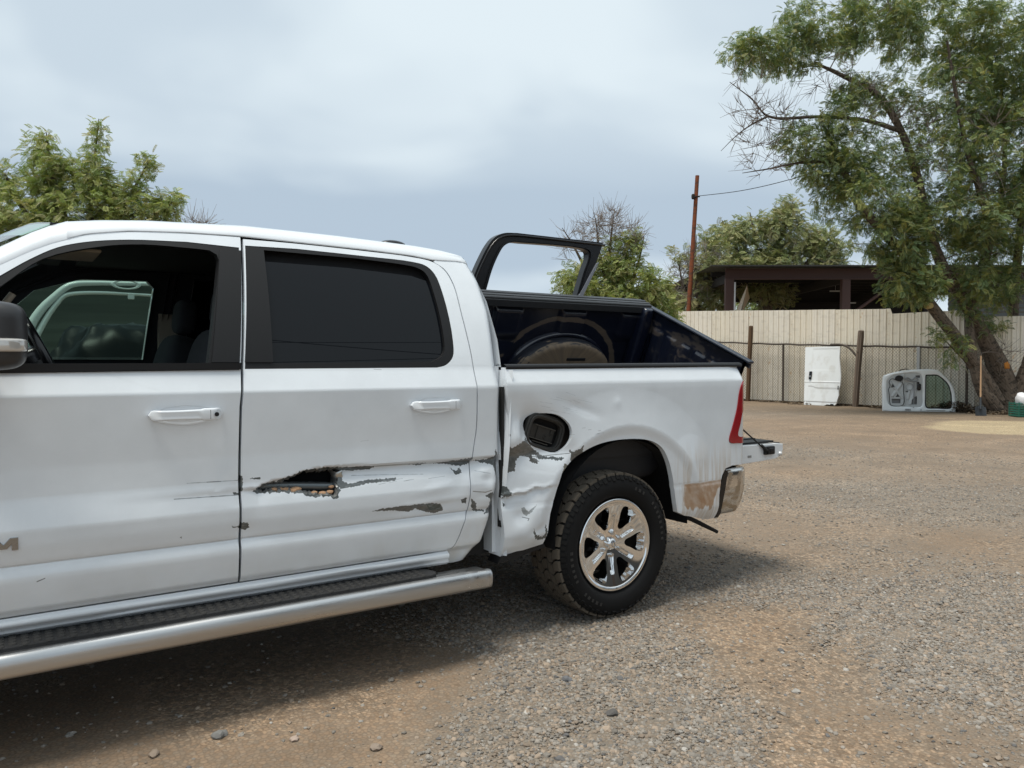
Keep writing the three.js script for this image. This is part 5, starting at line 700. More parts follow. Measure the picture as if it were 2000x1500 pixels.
// ---------------------------------------------------------------- open shelter beyond the fence
const camAt = (X, D) => [-2.792 + .832 * X + .555 * D, 3.235 + .555 * X - .832 * D];
{
  const D0 = 33, [ox, oz] = camAt(9.1, D0), g = thing('open_shelter', 'brown steel framed open shelter with dark flat roof behind the fence', 'shelter', [ox, 0, oz], -.588);
  const pxX = (p, d = D0) => (p - 1000) / 1505 * d - 9.1, pyY = (q, d = D0) => (709 - q) / 1505 * d + 1.425;
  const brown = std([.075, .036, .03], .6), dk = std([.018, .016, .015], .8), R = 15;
  const beam = (x0, x1, y, z, h = .42, d = .2) => [box(x1 - x0, .035, d, (x0 + x1) / 2, y + h / 2, z), box(x1 - x0, .035, d, (x0 + x1) / 2, y - h / 2, z), box(x1 - x0, h, .03, (x0 + x1) / 2, y, z)];
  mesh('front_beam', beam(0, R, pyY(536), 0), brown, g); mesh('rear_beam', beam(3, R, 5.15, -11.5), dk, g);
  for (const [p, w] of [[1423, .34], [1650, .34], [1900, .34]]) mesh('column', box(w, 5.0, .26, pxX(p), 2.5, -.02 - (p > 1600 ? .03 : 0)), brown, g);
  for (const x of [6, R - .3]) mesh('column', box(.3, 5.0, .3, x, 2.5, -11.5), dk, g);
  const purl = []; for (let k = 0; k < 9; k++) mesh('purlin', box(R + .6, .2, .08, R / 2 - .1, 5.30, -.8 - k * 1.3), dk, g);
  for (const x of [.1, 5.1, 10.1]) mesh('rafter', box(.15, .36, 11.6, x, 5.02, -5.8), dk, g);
  const rt = []; for (let i = 0; i <= 160; i++) { const x = -.75 + i * .1; rt.push([x, (i % 2) * .035]); }
  mesh('roof', loft([.7, -6, -12.2].map((z) => rt.map(([x, o]) => [x, 5.50 + o - (z < -1 ? .02 * z : 0) * 0 + .0, z])).map((r, i) => r.map((p) => [p[0], p[1] + .02 * i, p[2]]))), std([.16, .17, .165], .6, .5), g);
  mesh('eave_trim', box(R + 1, .05, .03, R / 2 - .3, 5.49, .72), std([.03, .03, .03], .6), g);
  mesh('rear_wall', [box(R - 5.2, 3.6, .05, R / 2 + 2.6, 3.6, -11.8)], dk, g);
  mesh('brace', rod([pxX(1676), pyY(607), -.3], [pxX(1750), pyY(553), -.3], .07), brown, g);
  mesh('drain_pipe', rod([pxX(1429), .2, .25], [pxX(1431), pyY(553), .25], .035), std([.5, .5, .5], .5), g);
  const side = []; for (let k = 0; k <= 60; k++) side.push([2.6 + k * .05, (k % 4 < 2 ? 0 : .035)]);
  mesh('side_wall', loft([pxX(1880), pxX(2120)].map((x) => side.map(([y, o]) => [x, y, -1.2 + o]))), std([.13, .14, .14], .55, .4), g);
  for (const [p, q] of [[1630, 569], [1659, 592]]) mesh('hanging_lamp', [box(.5, .06, .1, pxX(p, 36), pyY(q, 36), -3), rod([pxX(p, 36), pyY(q, 36), -3], [pxX(p, 36), 5.3, -3], .01)], std([.4, .4, .38], .6), g);
  const cloth = (n, c, pts, sag) => { const rows = []; for (let i = 0; i <= 10; i++) { const t = i / 10, s = []; for (let j = 0; j <= 10; j++) { const u = j / 10, A = [0, 1, 2].map((k) => lerp(lerp(pts[0][k], pts[1][k], t), lerp(pts[3][k], pts[2][k], t), u)); s.push([A[0], A[1] - sag * Math.sin(Math.PI * u) * Math.sin(Math.PI * t), A[2] + .10 * Math.sin(u * 11 + t * 2) * t]); } rows.push(s); } return mesh(n, loft(rows), std(c, .9), g); };
  cloth('canvas_flap', [.72, .66, .57], [[pxX(1467), pyY(553), -.6], [pxX(1432), pyY(625), -.3], [pxX(1458), pyY(625), -.9], [pxX(1468), pyY(553), -.7]], .05);
  cloth('canvas_tarp', [.52, .40, .27], [[pxX(1467), pyY(553), -.7], [pxX(1456), pyY(625), -.8], [pxX(1475), pyY(618), -2.5], [pxX(1508), pyY(571), -3.2]], .12);
}
{ // leaning pole with its wire
  const A = [[22.338,0.002,-20.84],[22.674,4.79,-20.773],[23.011,9.69,-20.709]], g = thing('utility_pole', 'rust brown pole leaning slightly above the trees', 'pole', [A[0][0], 0, A[0][2]]);
  const map = dataTex(64, 512, (i, j) => { const n = fbm(i / 12, j / 50, 4, 8), r = smooth(.4, .65, n); return [lerp(.75, 1, r), lerp(.62, .72, r), lerp(.55, .5, r)]; });
  mesh('pole_shaft', limbGeo(A.map((p) => [p[0] - A[0][0], p[1] - A[0][1], p[2] - A[0][2]]), [.115, .10, .088], 12), new THREE.MeshStandardMaterial({ map, color: RGB(.19, .105, .07), roughness: .85 }), g);
  const B = [[22.771,8.743,-20.718]][0]; mesh('insulator', [superE(.07, .12, .07, .6, .6).translate(B[0] - A[0][0], B[1], B[2] - A[0][2]), rod([B[0] - A[0][0], B[1], B[2] - A[0][2]], [B[0] + .25 - A[0][0], B[1], B[2] + .15 - A[0][2]], .03)], M.under, g);
  const w = thing('power_line', 'thin twisted wire running from the pole into the big tree', 'wire', B), C = [[22.233,8.364,-17.577],[21.718,8.221,-14.91],[20.583,8.184,-10.254]]; mesh('wire', tube([[0, 0, 0], ...C.map((p) => [p[0] - B[0], p[1] - B[1], p[2] - B[2]])], .014, 40, 5), M.under, w);
}
// ---------------------------------------------------------------- tools at the foot of the tree
{
  const P = [[19.284,-7.04]][0], g = thing('shovel', 'square shovel with wooden handle leaning against the tree trunk', 'shovel', [P[0], 0, P[1]], -.588);
  const s = 22.2 / 1505; // metres across one unit of the measured outline at that distance
  mesh('handle', rod([.02, .42, -.04], [.17, 1.62, -.30], .022, .019, 10), std([.44, .27, .15], .7), g);
  mesh('socket', rod([-.01, .18, .02], [.025, .50, -.05], .032, .024, 10), std([.06, .065, .07], .5, .6), g);
  const S = (x, y) => .03 * (x / .15) ** 2 + .02 * (1 - smooth(0, .05, Math.abs(x))) * smooth(.08, .22, y);
  mesh('blade', sheet([[-.15, 0], [.15, 0], [.15, .22], [.05, .27], [-.05, .27], [-.15, .22]], [], S, { cell: .03, hem: .004 }).rotateX(-.15), std([.07, .078, .088], .5, .6), g);
  const B = [[19.835,-6.195]][0], c = thing('plastic_crate', 'green plastic crate at the foot of the tree with a white bag on top', 'crate', [B[0], 0, B[1]], -.588), grn = std([.02, .13, .09], .5);
  mesh('crate_floor', box(.56, .02, .38, 0, .02, 0), grn, c); for (const [w, d, x, z] of [[.56, .02, 0, .19], [.56, .02, 0, -.19], [.02, .38, .28, 0], [.02, .38, -.28, 0]]) for (let k = 0; k < 6; k++) mesh('crate_slat', box(w, .034, d, x, .04 + k * .062, z, .006), grn, c);
  for (const x of [-.28, -.14, 0, .14, .28]) for (const z of [-.195, .195]) mesh('crate_rib', box(.03, .38, .018, x, .2, z * 1.03, .004), grn, c);
  const bg = superE(.26, .20, .17, .8, .8, 28, 18), p = bg.attributes.position; for (let i = 0; i < p.count; i++) { const k = .8 + .45 * fbm(p.getX(i) * 7 + 3, p.getY(i) * 7 + p.getZ(i) * 6, 3, 4); p.setXYZ(i, p.getX(i) * k, p.getY(i) * k, p.getZ(i) * k); } bg.computeVertexNormals();
  const bag = thing('plastic_bag', 'crumpled white plastic bag lying in the green crate', 'bag', [B[0], .44, B[1]]); mesh('bag_skin', bg, std([.72, .72, .73], .5), bag);
}
// ---------------------------------------------------------------- beyond the truck, seen through its windows
{
  const w = thing('tarp_fence', 'grey green tarpaulin hung on a fence, seen through the truck window', 'tarp', [-3.5, 0, -7.6]);
  const rows = []; for (let i = 0; i <= 60; i++) { const x = lerp(-6, 4.2, i / 60), s = []; for (let j = 0; j <= 16; j++) { const t = j / 16; s.push([x, t * 2.42 - .02 * Math.sin(x * 2.2), .05 * Math.sin(t * 24 + x * 1.7) * (1 - t) + .06 * fbm(x * 1.3, t * 5, 3, 6)]); } rows.push(s); }
  mesh('tarp', loft(rows, false, true), new THREE.MeshStandardMaterial({ color: RGB(.17, .19, .165), roughness: .8, map: dataTex(256, 256, (i, j) => .7 + .55 * (fbm(i / 60, j / 16, 5, 2) - .35)) }), w);
  mesh('top_pole', rod([-6, 2.50, .02], [4.2, 2.46, .02], .035), std([.4, .33, .24], .7), w); for (const x of [-5.5, -3, -.5, 2, 4]) mesh('pole', rod([x, 0, -.05], [x, 2.5, -.05], .035), M.steel, w);
  for (let k = 0; k < 14; k++) mesh('tie', rod([-5.5 + k * .7, 2.37, .05], [-5.42 + k * .7, 2.5, .04], .008), M.rubber, w);
}
{
  const Z = -4.6, g = thing('car_body_frame', 'bare white car body frame with an oval ring, seen through the truck window', 'car part', [-3.0, 0, Z]); const T = (l, z = 0) => l.map((p) => [p[0] + 3.0, p[1], z]);
  const wp = phys([.78, .8, .8], { roughness: .35, clearcoat: .6 });
  const up = [[-2.668,1.377,-4.6],[-2.598,1.596,-4.6],[-2.543,1.765,-4.6],[-2.466,1.896,-4.6],[-2.381,1.993,-4.6],[-2.286,2.087,-4.6],[-2.219,2.122,-4.6],[-2.079,2.139,-4.6],[-1.832,2.149,-4.6],[-1.442,2.161,-4.6],[-1.215,2.154,-4.6]], dn = [[-2.586,1.377,-4.6],[-2.531,1.597,-4.6],[-2.484,1.709,-4.6],[-2.417,1.844,-4.6],[-2.35,1.949,-4.6],[-2.295,2.015,-4.6],[-2.2,2.042,-4.6],[-1.999,2.056,-4.6],[-1.833,2.055,-4.6],[-1.444,2.046,-4.6],[-1.17,2.01,-4.6]];
  const strip = (l, w0, w1) => loft(smoothLine(T(l), 4).map((p, i, a) => { const q = a[Math.min(a.length - 1, i + 1)], r = a[Math.max(0, i - 1)], dx = q[0] - r[0], dy = q[1] - r[1], L = Math.hypot(dx, dy) || 1, n = [-dy / L, dx / L], w = lerp(w0, w1, i / (a.length - 1)) / 2; return Array.from({ length: 9 }, (_, k) => { const t = k / 8 * 2 * Math.PI; return [p[0] + n[0] * w * Math.cos(t), p[1] + n[1] * w * Math.cos(t), .035 * Math.sin(t)]; }); }));
  mesh('roof_rail', strip(up, .085, .03), wp, g); mesh('door_opening', strip(dn, .055, .022), wp, g);
  const r = [[-1.813,2.136,-4.55]][0]; mesh('oval_ring', new THREE.TorusGeometry(.105, .018, 10, 30).scale(1, .36, .5).translate(r[0] + 3, r[1], .06), wp, g);
  const t = [[-1.77,2.044,-4.6]][0]; mesh('tab', box(.055, .055, .02, t[0] + 3, t[1] - .01, .03, .008), wp, g);
  mesh('sill', [box(3.4, .16, .14, .9, .35, 0), box(.12, .9, .12, -.55, .6, 0), box(.12, 1.2, .12, 2.3, .9, 0), box(3.2, .1, .5, .9, .1, 0)], wp, g);
  const b = [[-1.876,1.769,-5.2]][0], q = thing('plastic_bundle', 'bundle wrapped in shiny black plastic beside the white body frame', 'bundle', [b[0], 0, -5.25]);
  const bg = superE(.62, .85, .45, .75, .75, 40, 30), p = bg.attributes.position; for (let i = 0; i < p.count; i++) { const k = .78 + .42 * fbm(p.getX(i) * 3.2 + 3, p.getY(i) * 3.2 + p.getZ(i) * 4, 4, 9); p.setXYZ(i, p.getX(i) * k, p.getY(i) * k, p.getZ(i) * k); } bg.computeVertexNormals(); bg.computeBoundingBox();
  mesh('wrap', bg.translate(0, -bg.boundingBox.min.y, 0), phys([.005, .006, .007], { roughness: .36, specularIntensity: .35 }), q);
}
// ---------------------------------------------------------------- shed across the yard behind the camera, mirrored in the glass and paint
{
  const g = thing('yard_shed', 'long open fronted shed with dark metal roof across the yard', 'shed', [9, 0, 7.3]), br = std([.10, .07, .055], .7);
  const rows = [[0, 5.9], [7, 6.3]].map(([z, y]) => Array.from({ length: 81 }, (_, i) => [-8 + i * .25, y - .6 + (i % 2) * .03 + .05 * i * .25, z])); mesh('roof', loft(rows), std([.10, .10, .10], .6, .3), g);
  for (const x of [-7.5, -2.5, 2.5, 7.5, 11.5]) mesh('column', box(.2, 5.45 + .05 * x, .2, x, (5.45 + .05 * x) / 2, .3), br, g); mesh('rear_wall', box(20, 4.6, .1, 2, 2.3, 6.8), std([.22, .2, .18], .7), g); mesh('front_beam', box(20, .35, .15, 2, 0, .3).rotateZ(.05).translate(0, 5.5, 0), br, g);
  const w = thing('power_line', 'overhead wire crossing the yard above the shed', 'wire', [0, 9, 9]); mesh('wire', tube([[-14, .2, 0], [0, -.5, .3], [16, .6, .5]], .02, 40, 5), M.under, w); const w2 = thing('power_line', 'lower of two overhead wires crossing above the shed', 'wire', [0, 7.6, 10]); mesh('wire', tube([[-14, .1, 0], [0, -.3, .3], [16, .5, -2]], .02, 40, 5), M.under, w2); const w3 = thing('power_line', 'steep service wire dropping from the overhead lines to the shed', 'wire', [-2, 10, 8]); mesh('wire', tube([[0, 0, 0], [3, -2.2, -.2], [7, -4.4, -.6]], .02, 30, 5), M.under, w3);
}
// ---------------------------------------------------------------- trees
const bark = new THREE.MeshStandardMaterial({ color: RGB(.23, .175, .13), roughness: .95, map: dataTex(128, 256, (i, j) => { const n = fbm(i / 8, j / 40, 4, 3), m = fbm(i / 30, j / 12, 3, 13); return .62 + .5 * n * .8 - .25 * smooth(.55, .7, m); }), bumpMap: dataTex(128, 256, (i, j) => fbm(i / 6, j / 30, 4, 3), false), bumpScale: .03 });
bark.map.repeat.set(3, .8); bark.bumpMap.repeat.set(3, .8);
const twigMat = std([.20, .165, .14], .95), greyTwig = std([.30, .26, .235], .95);
function frondGeo(pairs, len, wid, droop) { // one feathery compound leaf along +x
  const pos = [], idx = []; const quad = (a, b, c, d) => { const o = pos.length / 3; pos.push(...a, ...b, ...c, ...d); idx.push(o, o + 1, o + 2, o, o + 2, o + 3); };
  for (let k = 0; k < pairs; k++) { const t = .22 + .78 * k / (pairs - 1), L = len * (1 - .35 * Math.abs(t - .6)); for (const s of [-1, 1]) { const bx = t, by = -droop * t * t, dx = .55, dz = s * .83, m = [bx + dx * L * .5, by + .02, dz * L * .5], e = [bx + dx * L, by - .09, dz * L], w = wid; quad([bx, by, 0], [m[0] - w * dz * s * .8, m[1], m[2] + w * .5 * s * 1], e, [m[0] + w * dz * s * .8, m[1] - .02, m[2] - w * .5 * s]); } }
  quad([.9, -droop * .8, 0], [1.1, -droop * 1.1, wid], [1.3, -droop * 1.6, 0], [1.1, -droop * 1.1, -wid]);
  quad([0, 0, .012], [.5, -droop * .25, .01], [1, -droop, .0], [.5, -droop * .25, -.012]);
  const g = new THREE.BufferGeometry(); g.setAttribute('position', new THREE.Float32BufferAttribute(pos, 3)); g.setIndex(idx); g.computeVertexNormals(); return g;
}
const FROND = [frondGeo(7, .42, .055, .22), frondGeo(6, .48, .065, .40)];
const leafMat = new THREE.MeshPhysicalMaterial({ color: RGB(1, 1, 1), roughness: .7, transmission: .5, thickness: 0, side: THREE.DoubleSide });
/* limbs: lists of [x, y, z, radius]; blobs: [x, y, z, rx, ry, rz, twigs, fronds per twig]; bare: twigs without leaves */
function tree(name, label, group, base, limbs, blobs, { seed = 1, size = .24, greens, twig = twigMat, fine = 1, lift = 0, dens = .95, keep = .8, spread = 2.4, barkMat = bark } = {}) {
  const R = rng(seed), g = thing(name, label, 'tree', base, 0, group), B = V(...base), L3 = (p) => [p[0] - B.x, p[1] - B.y, p[2] - B.z];
  const nodes = []; const lg = limbs.map((l) => { const P = l.map(L3); P.forEach((p, i) => { if (i) for (let k = 0; k < 6; k++) { const q = P[i - 1], t = k / 6; nodes.push([lerp(q[0], p[0], t), lerp(q[1], p[1], t), lerp(q[2], p[2], t), lerp(l[i - 1][3], l[i][3], t), i + t]); } }); return [P, l.map((p) => p[3])]; });
  lg.forEach(([P, r], i) => mesh(i ? 'limb' : 'trunk', limbGeo(P, r, i < 6 ? 12 : 8, 5), barkMat, g));
  const tw = [], spots = [];
  for (const [x, y, z, rx, ry, rz, n, f] of blobs) for (let k = 0; k < (f ? n * keep : n); k++) {
    let a, b, c, d; do { a = R() * 2 - 1; b = R() * 2 - 1; c = R() * 2 - 1; d = a * a + b * b + c * c; } while (d > 1 || (d < .16 && R() < .7));
    const p = [x + a * rx - B.x, y + b * ry - B.y, z + c * rz - B.z]; let best = null, bd = 1e9; for (const q of nodes) { const dy = p[1] - q[1], e = (p[0] - q[0]) ** 2 + dy * dy * (dy < 0 ? 2.2 : .8) + (p[2] - q[2]) ** 2 + R() * .35; if (e < bd) { bd = e; best = q; } }
    const mid = [lerp(best[0], p[0], .55) + (R() - .5) * .18 * Math.sqrt(bd), lerp(best[1], p[1], .45) + .1 * Math.sqrt(bd) * (R() - .1), lerp(best[2], p[2], .55) + (R() - .5) * .18 * Math.sqrt(bd)], r0 = Math.min(best[3] * .5, .012 + .013 * Math.sqrt(bd));
    tw.push(limbGeo([best, mid, p], [r0, r0 * .6, .005], 4, 2)); nodes.push([mid[0], mid[1], mid[2], r0 * .6, 0], [p[0], p[1], p[2], .008, 0]);
    const dir = V(p[0] - mid[0], p[1] - mid[1], p[2] - mid[2]).normalize();
    for (let q = 0; q < f * dens; q++) { const t = lerp(.1, 1.08, Math.pow(R(), .7)), o = V(lerp(mid[0], p[0], t), lerp(mid[1], p[1], t), lerp(mid[2], p[2], t)); o.add(V(R() - .5, R() - .5, R() - .5).multiplyScalar(size * spread)); const v = V(R() * 2 - 1, (R() - .6) * 1.5 + lift, R() * 2 - 1).addScaledVector(dir, .55).normalize(); spots.push([o, v, size * (.6 + .7 * R()), R(), R()]); }
    if (!f) for (let q = 0; q < 5 * fine; q++) { const t = R(), s = [lerp(mid[0], p[0], t), lerp(mid[1], p[1], t), lerp(mid[2], p[2], t)], l = .25 + .45 * R(), e = V(R() - .5, R() * .9 - .25, R() - .5).addScaledVector(dir, .5).normalize().multiplyScalar(l); tw.push(limbGeo([s, [s[0] + e.x * .5, s[1] + e.y * .35, s[2] + e.z * .5], [s[0] + e.x, s[1] + e.y, s[2] + e.z]], [.008, .006, .003], 3, 1)); }
  }
  if (tw.length) { const t = mesh('twigs', tw, twig, g); t.userData.kind = 'stuff'; }
  const Q = new THREE.Quaternion(), m4 = new THREE.Matrix4(), col = new THREE.Color();
  [0, 1].forEach((s) => { const L = spots.filter((_, i) => i % 2 === s); if (!L.length) return; const im = new THREE.InstancedMesh(FROND[s], leafMat, L.length); im.name = 'foliage'; im.userData.kind = 'stuff'; im.castShadow = im.receiveShadow = true;
    L.forEach(([o, v, k, a, b], i) => { const zx = V(0, 1, 0).cross(v).normalize(), up = v.clone().cross(zx).normalize().multiplyScalar(-1); zx.applyAxisAngle(v, (a - .5) * 1.6); up.crossVectors(zx.clone(), v).normalize(); if (up.y < 0) { up.negate(); zx.negate(); } m4.makeBasis(v, up, zx.clone().crossVectors(v, up)); Q.setFromRotationMatrix(m4); m4.compose(o, Q, V(k, k, k)); im.setMatrixAt(i, m4); const c = greens[Math.floor(b * greens.length)], n = .8 + .45 * a; im.setColorAt(i, col.setRGB(c[0] * n, c[1] * n, c[2] * n)); }); g.add(im); });
  return g;
}
const G1 = [[.22, .29, .07], [.28, .33, .08], [.16, .25, .08], [.38, .38, .10], [.14, .22, .08]], G2 = [[.34, .40, .09], [.40, .43, .11], [.26, .35, .09], [.30, .38, .11], [.48, .46, .20]], G3 = [[.32, .36, .12], [.38, .39, .15], [.25, .31, .12], [.42, .39, .18]];
const blob = (px, d) => { // blobs measured as [x, y, z, half width, half height, twigs, fronds] with half sizes in metres
  return px.map(([x, y, z, w, h, n, f]) => [x, y, z, w, h, (w + h) * .6, n, f]); };
{ // big tree beside the fence
  const base = [[21.943,-7.664]][0];
  const limbs = [
    [[21.46,-0.041,-7.355,0.52],[21.432,0.521,-7.393,0.42],[21.353,1.04,-7.462,0.33],[21.047,1.705,-7.568,0.25],[20.668,2.364,-7.722,0.2],[20.268,3.018,-7.89,0.17],[19.497,4.147,-8.201,0.15],[18.986,5.141,-8.334,0.13],[18.512,6.67,-8.459,0.11],[18.043,7.919,-8.693,0.095],[17.444,8.804,-9.001,0.09],[16.529,9.222,-9.385,0.06],[15.838,9.613,-9.858,0.03]],
    [[20.896,0.314,-7.383,0.24],[20.555,0.901,-7.509,0.2],[20.097,1.555,-7.716,0.18],[19.583,2.275,-7.962,0.165],[19.072,2.917,-8.204,0.15],[18.624,3.553,-8.403,0.13],[18.264,4.325,-8.548,0.14],[17.493,5.072,-8.847,0.12],[16.688,5.944,-9.171,0.1],[16.321,6.894,-9.327,0.08],[15.932,7.866,-9.619,0.04]],
    [[20.785,0.101,-7.329,0.22],[20.361,0.687,-7.511,0.17],[20.224,1.193,-7.619,0.15],[20.135,1.7,-7.695,0.13],[20.195,2.72,-7.809,0.13],[20.435,3.602,-7.798,0.12],[20.784,4.346,-7.71,0.11],[21.188,5.392,-7.594,0.09],[21.501,6.742,-7.55,0.07],[21.658,8.254,-7.616,0.05],[21.647,10.227,-7.808,0.03]],
    [[21.68,0.065,-7.453,0.34],[21.818,0.962,-7.39,0.24],[21.953,1.709,-7.324,0.16],[22.021,3.061,-7.443,0.13],[22.225,4.275,-7.468,0.12],[22.456,5.65,-7.479,0.1],[22.736,7.646,-7.477,0.08],[22.946,9.965,-7.534,0.04]],
    [[21.476,0.083,-7.228,0.3],[21.622,0.823,-7.035,0.22],[21.73,1.557,-6.867,0.18],[21.979,3.011,-6.628,0.15],[22.32,5.175,-6.351,0.11],[22.534,7.347,-6.28,0.06]],
    [[20.675,4.187,-7.657,0.1],[20.522,4.87,-7.421,0.09],[19.876,6.08,-7.41,0.08],[19.283,7.13,-7.479,0.06],[18.864,8.457,-7.562,0.05],[18.556,10.073,-7.7,0.03]],
    [[18.042,7.848,-8.691,0.07],[16.975,8.037,-9.048,0.055],[15.665,8.038,-9.562,0.045],[14.353,7.988,-10.195,0.035],[14.02,8.424,-10.431,0.02],[13.517,8.9,-10.782,0.008]],
    [[14.353,7.988,-10.195,0.03],[13.871,7.712,-10.387,0.02],[13.528,7.4,-10.605,0.012],[13.218,7.035,-10.8,0.006]],
    [[16.321,6.894,-9.327,0.05],[15.188,6.801,-9.839,0.03],[14.416,6.611,-10.228,0.02],[13.764,6.477,-10.538,0.008]],
    [[19.988,1.339,-7.661,0.03],[19.487,1.696,-7.767,0.022],[19.093,2.05,-7.921,0.014],[18.976,2.121,-8.001,0.008]]];
  const bl = blob([[14.368,9.879,-10.728,0.75,0.55,34,15],[15.091,9.839,-10.124,1,0.6,46,16],[15.967,10.477,-9.801,1.2,0.8,60,15],[17.512,10.934,-9.266,1.4,0.9,80,15],[19.335,10.967,-8.532,1.6,1.1,110,16],[20.991,10.616,-7.657,1.5,1.3,130,16],[22.409,9.705,-7.042,1.5,1.8,110,16],[15.515,7.49,-9.764,0.85,0.7,46,14],[16.394,7.967,-9.434,0.9,0.7,40,12],[16.052,6.686,-9.499,0.8,0.6,44,16],[16.943,5.875,-8.999,1.2,0.9,74,16],[16.871,8.804,-9.143,0.8,0.5,22,12],[17.763,9.015,-8.795,0.8,0.6,24,12],[17.704,5.072,-8.706,1.1,0.8,70,18],[17.357,6.928,-9.118,1,0.7,40,13],[18.249,3.604,-8.414,0.75,0.6,54,20],[18.025,4.382,-8.589,0.7,0.5,36,18],[19.408,5.428,-8.062,1.5,1,100,17],[21.035,5.502,-7.46,1.4,1.4,120,17],[22.132,5.648,-6.733,1.4,1.6,90,16],[19.228,7.096,-7.996,1.5,1.1,80,15],[21.068,7.694,-7.509,1.4,1.2,100,16],[19.136,8.802,-8.113,1.4,1,70,14],[20.967,9.009,-7.62,1.3,1.1,90,15],[20.253,3.944,-7.69,1,0.5,40,16],[21.346,3.622,-7.431,0.8,0.6,36,16],[20.017,3.212,-7.703,0.5,0.5,14,14],[19.012,2.15,-7.978,0.2,0.22,5,10],[19.431,1.953,-7.812,0.22,0.25,5,9],[19.365,1.482,-7.841,0.14,0.2,3,8],[20.808,2.506,-7.513,0.4,0.3,8,12]]);
  const bare = blob([[13.794,8.492,-10.584,0.5,0.9,16,0],[14.12,7.539,-10.336,0.6,0.6,20,0],[14.665,8.047,-10.109,0.6,0.5,16,0],[14.418,6.748,-10.231,0.6,0.3,12,0],[17.285,8.381,-9.094,1.4,0.8,34,0],[18.409,7.665,-8.561,0.9,0.9,30,0],[19.014,6.48,-7.878,1.4,1.2,30,0],[19.962,7.184,-7.268,1.2,1.2,24,0],[16,9.148,-9.495,0.9,0.5,16,0],[17.186,11.173,-9.371,1.2,0.5,18,0],[19.706,3.582,-8.043,0.9,0.6,12,0],[20.737,1.849,-7.539,0.5,0.5,10,0]]);
  const t = tree('big_tree', 'large spreading tree with many leaning trunks beside the fence', undefined, [base[0], 0, base[1]], limbs, [...bl, ...bare], { seed: 7, size: .165, greens: G1, dens: 1.5, keep: .84 });
  const P = [[18.705,3.003,-8.211],[20.913,1.352,-7.285]]; const loc = (p) => [p[0] - base[0], p[1], p[2] - base[1]];
  const cut = mesh('cut_stub', rod(loc(P[0]), loc(P[0]).map((v, i) => v + [-.12, 0, .16][i]), .085, .08, 12), std([.42, .33, .14], .8), t); cut.userData.label = 'pale sawn end of a lopped branch';
  const q = loc(P[1]); const sap = superE(.07, .10, .04, .8, .8); { const p = sap.attributes.position; for (let i = 0; i < p.count; i++) { const k = .6 + .8 * fbm(p.getX(i) * 20, p.getY(i) * 20, 3, 8); p.setXYZ(i, p.getX(i) * k, p.getY(i) * k, p.getZ(i)); } sap.computeVertexNormals(); } mesh('bark_wound', sap.rotateY(-.588).translate(q[0] - .20, q[1], q[2] + .26), std([.42, .16, .02], .7), t).userData.label = 'small orange wound in the bark';
}
{ // tree behind the cab
  const b = [[-1.087,-19.92]][0], D = 18, c = [[-1.157,1.425,-17.32]][0], base = [c[0], 0, c[2]];
  const limbs = [[[base[0], 0, base[2], .22], ...[[-1.157,2.728,-17.363,0.18],[-1.223,3.685,-17.437,0.13],[-1.407,4.641,-17.592,0.09],[-1.641,5.598,-17.779,0.05],[-1.772,6.817,-17.907,0.01]]], [[-1.18,3.206,-17.393,0.12],[-0.965,4.282,-17.285,0.08],[-0.92,5.239,-17.287,0.05],[-0.836,6.195,-17.262,0.03],[-0.743,7.128,-17.23,0.008]], [[-1.15,3.206,-17.373,0.11],[-0.666,4.282,-17.086,0.08],[-0.256,5.119,-16.839,0.05],[0.104,5.896,-16.625,0.02],[0.228,6.171,-16.551,0.01]], [[-1.134,2.967,-17.355,0.1],[-0.522,3.924,-16.978,0.07],[0.085,4.641,-16.596,0.05],[0.539,5.06,-16.307,0.03],[0.751,5.263,-16.172,0.01]], [[-1.226,3.446,-17.432,0.1],[-1.81,4.282,-17.849,0.07],[-2.295,5.119,-18.2,0.05],[-2.583,5.837,-18.415,0.02]], [[-1.233,2.967,-17.421,0.1],[-1.919,3.685,-17.902,0.07],[-2.702,4.522,-18.452,0.05],[-3.29,5.119,-18.864,0.02]]];
  const bl = blob([[-0.744,7.032,-17.228,0.05,0.12,3,8],[-1.773,6.745,-17.905,0.05,0.12,3,8],[0.196,6.052,-16.568,0.08,0.1,3,8],[0.721,5.239,-16.192,0.08,0.08,3,8],[-2.604,5.777,-18.427,0.08,0.12,3,8],[-1.835,6.578,-17.941,0.14,0.28,5,10],[-1.704,6.076,-17.837,0.28,0.5,16,15],[-2.058,6.315,-18.081,0.2,0.4,8,12],[-0.779,6.674,-17.24,0.12,0.28,5,10],[-0.828,6.076,-17.253,0.26,0.5,14,13],[-0.912,5.777,-17.299,0.45,0.5,20,15],[-1.492,5.598,-17.68,0.6,0.5,30,16],[-2.091,5.478,-18.075,0.6,0.5,30,16],[-1.304,4.88,-17.531,0.9,0.5,60,17],[-2.201,4.761,-18.125,0.9,0.5,60,17],[-3.097,4.761,-18.723,0.8,0.8,40,16],[-0.504,5.119,-17.005,0.6,0.5,36,16],[-0.1,5.538,-16.749,0.4,0.3,14,13],[0.156,6.016,-16.594,0.22,0.25,7,11],[0.19,5,-16.538,0.5,0.3,24,15],[0.539,5.06,-16.307,0.3,0.25,12,13],[0.72,5.179,-16.19,0.12,0.18,4,9],[-0.016,4.522,-16.66,0.8,0.4,40,15],[-1.215,4.163,-17.448,1.2,0.6,70,16],[-1.436,6.016,-17.656,0.3,0.3,8,11],[-2.584,5.777,-18.414,0.3,0.35,9,11]]);
  const t = tree('leafy_tree', 'bright green leafy tree with upright shoots standing behind the truck cab', undefined, base, limbs, bl, { seed: 21, size: .16, greens: G2, lift: .15, dens: 1.1, keep: 1.0, spread: 2.0 });
}
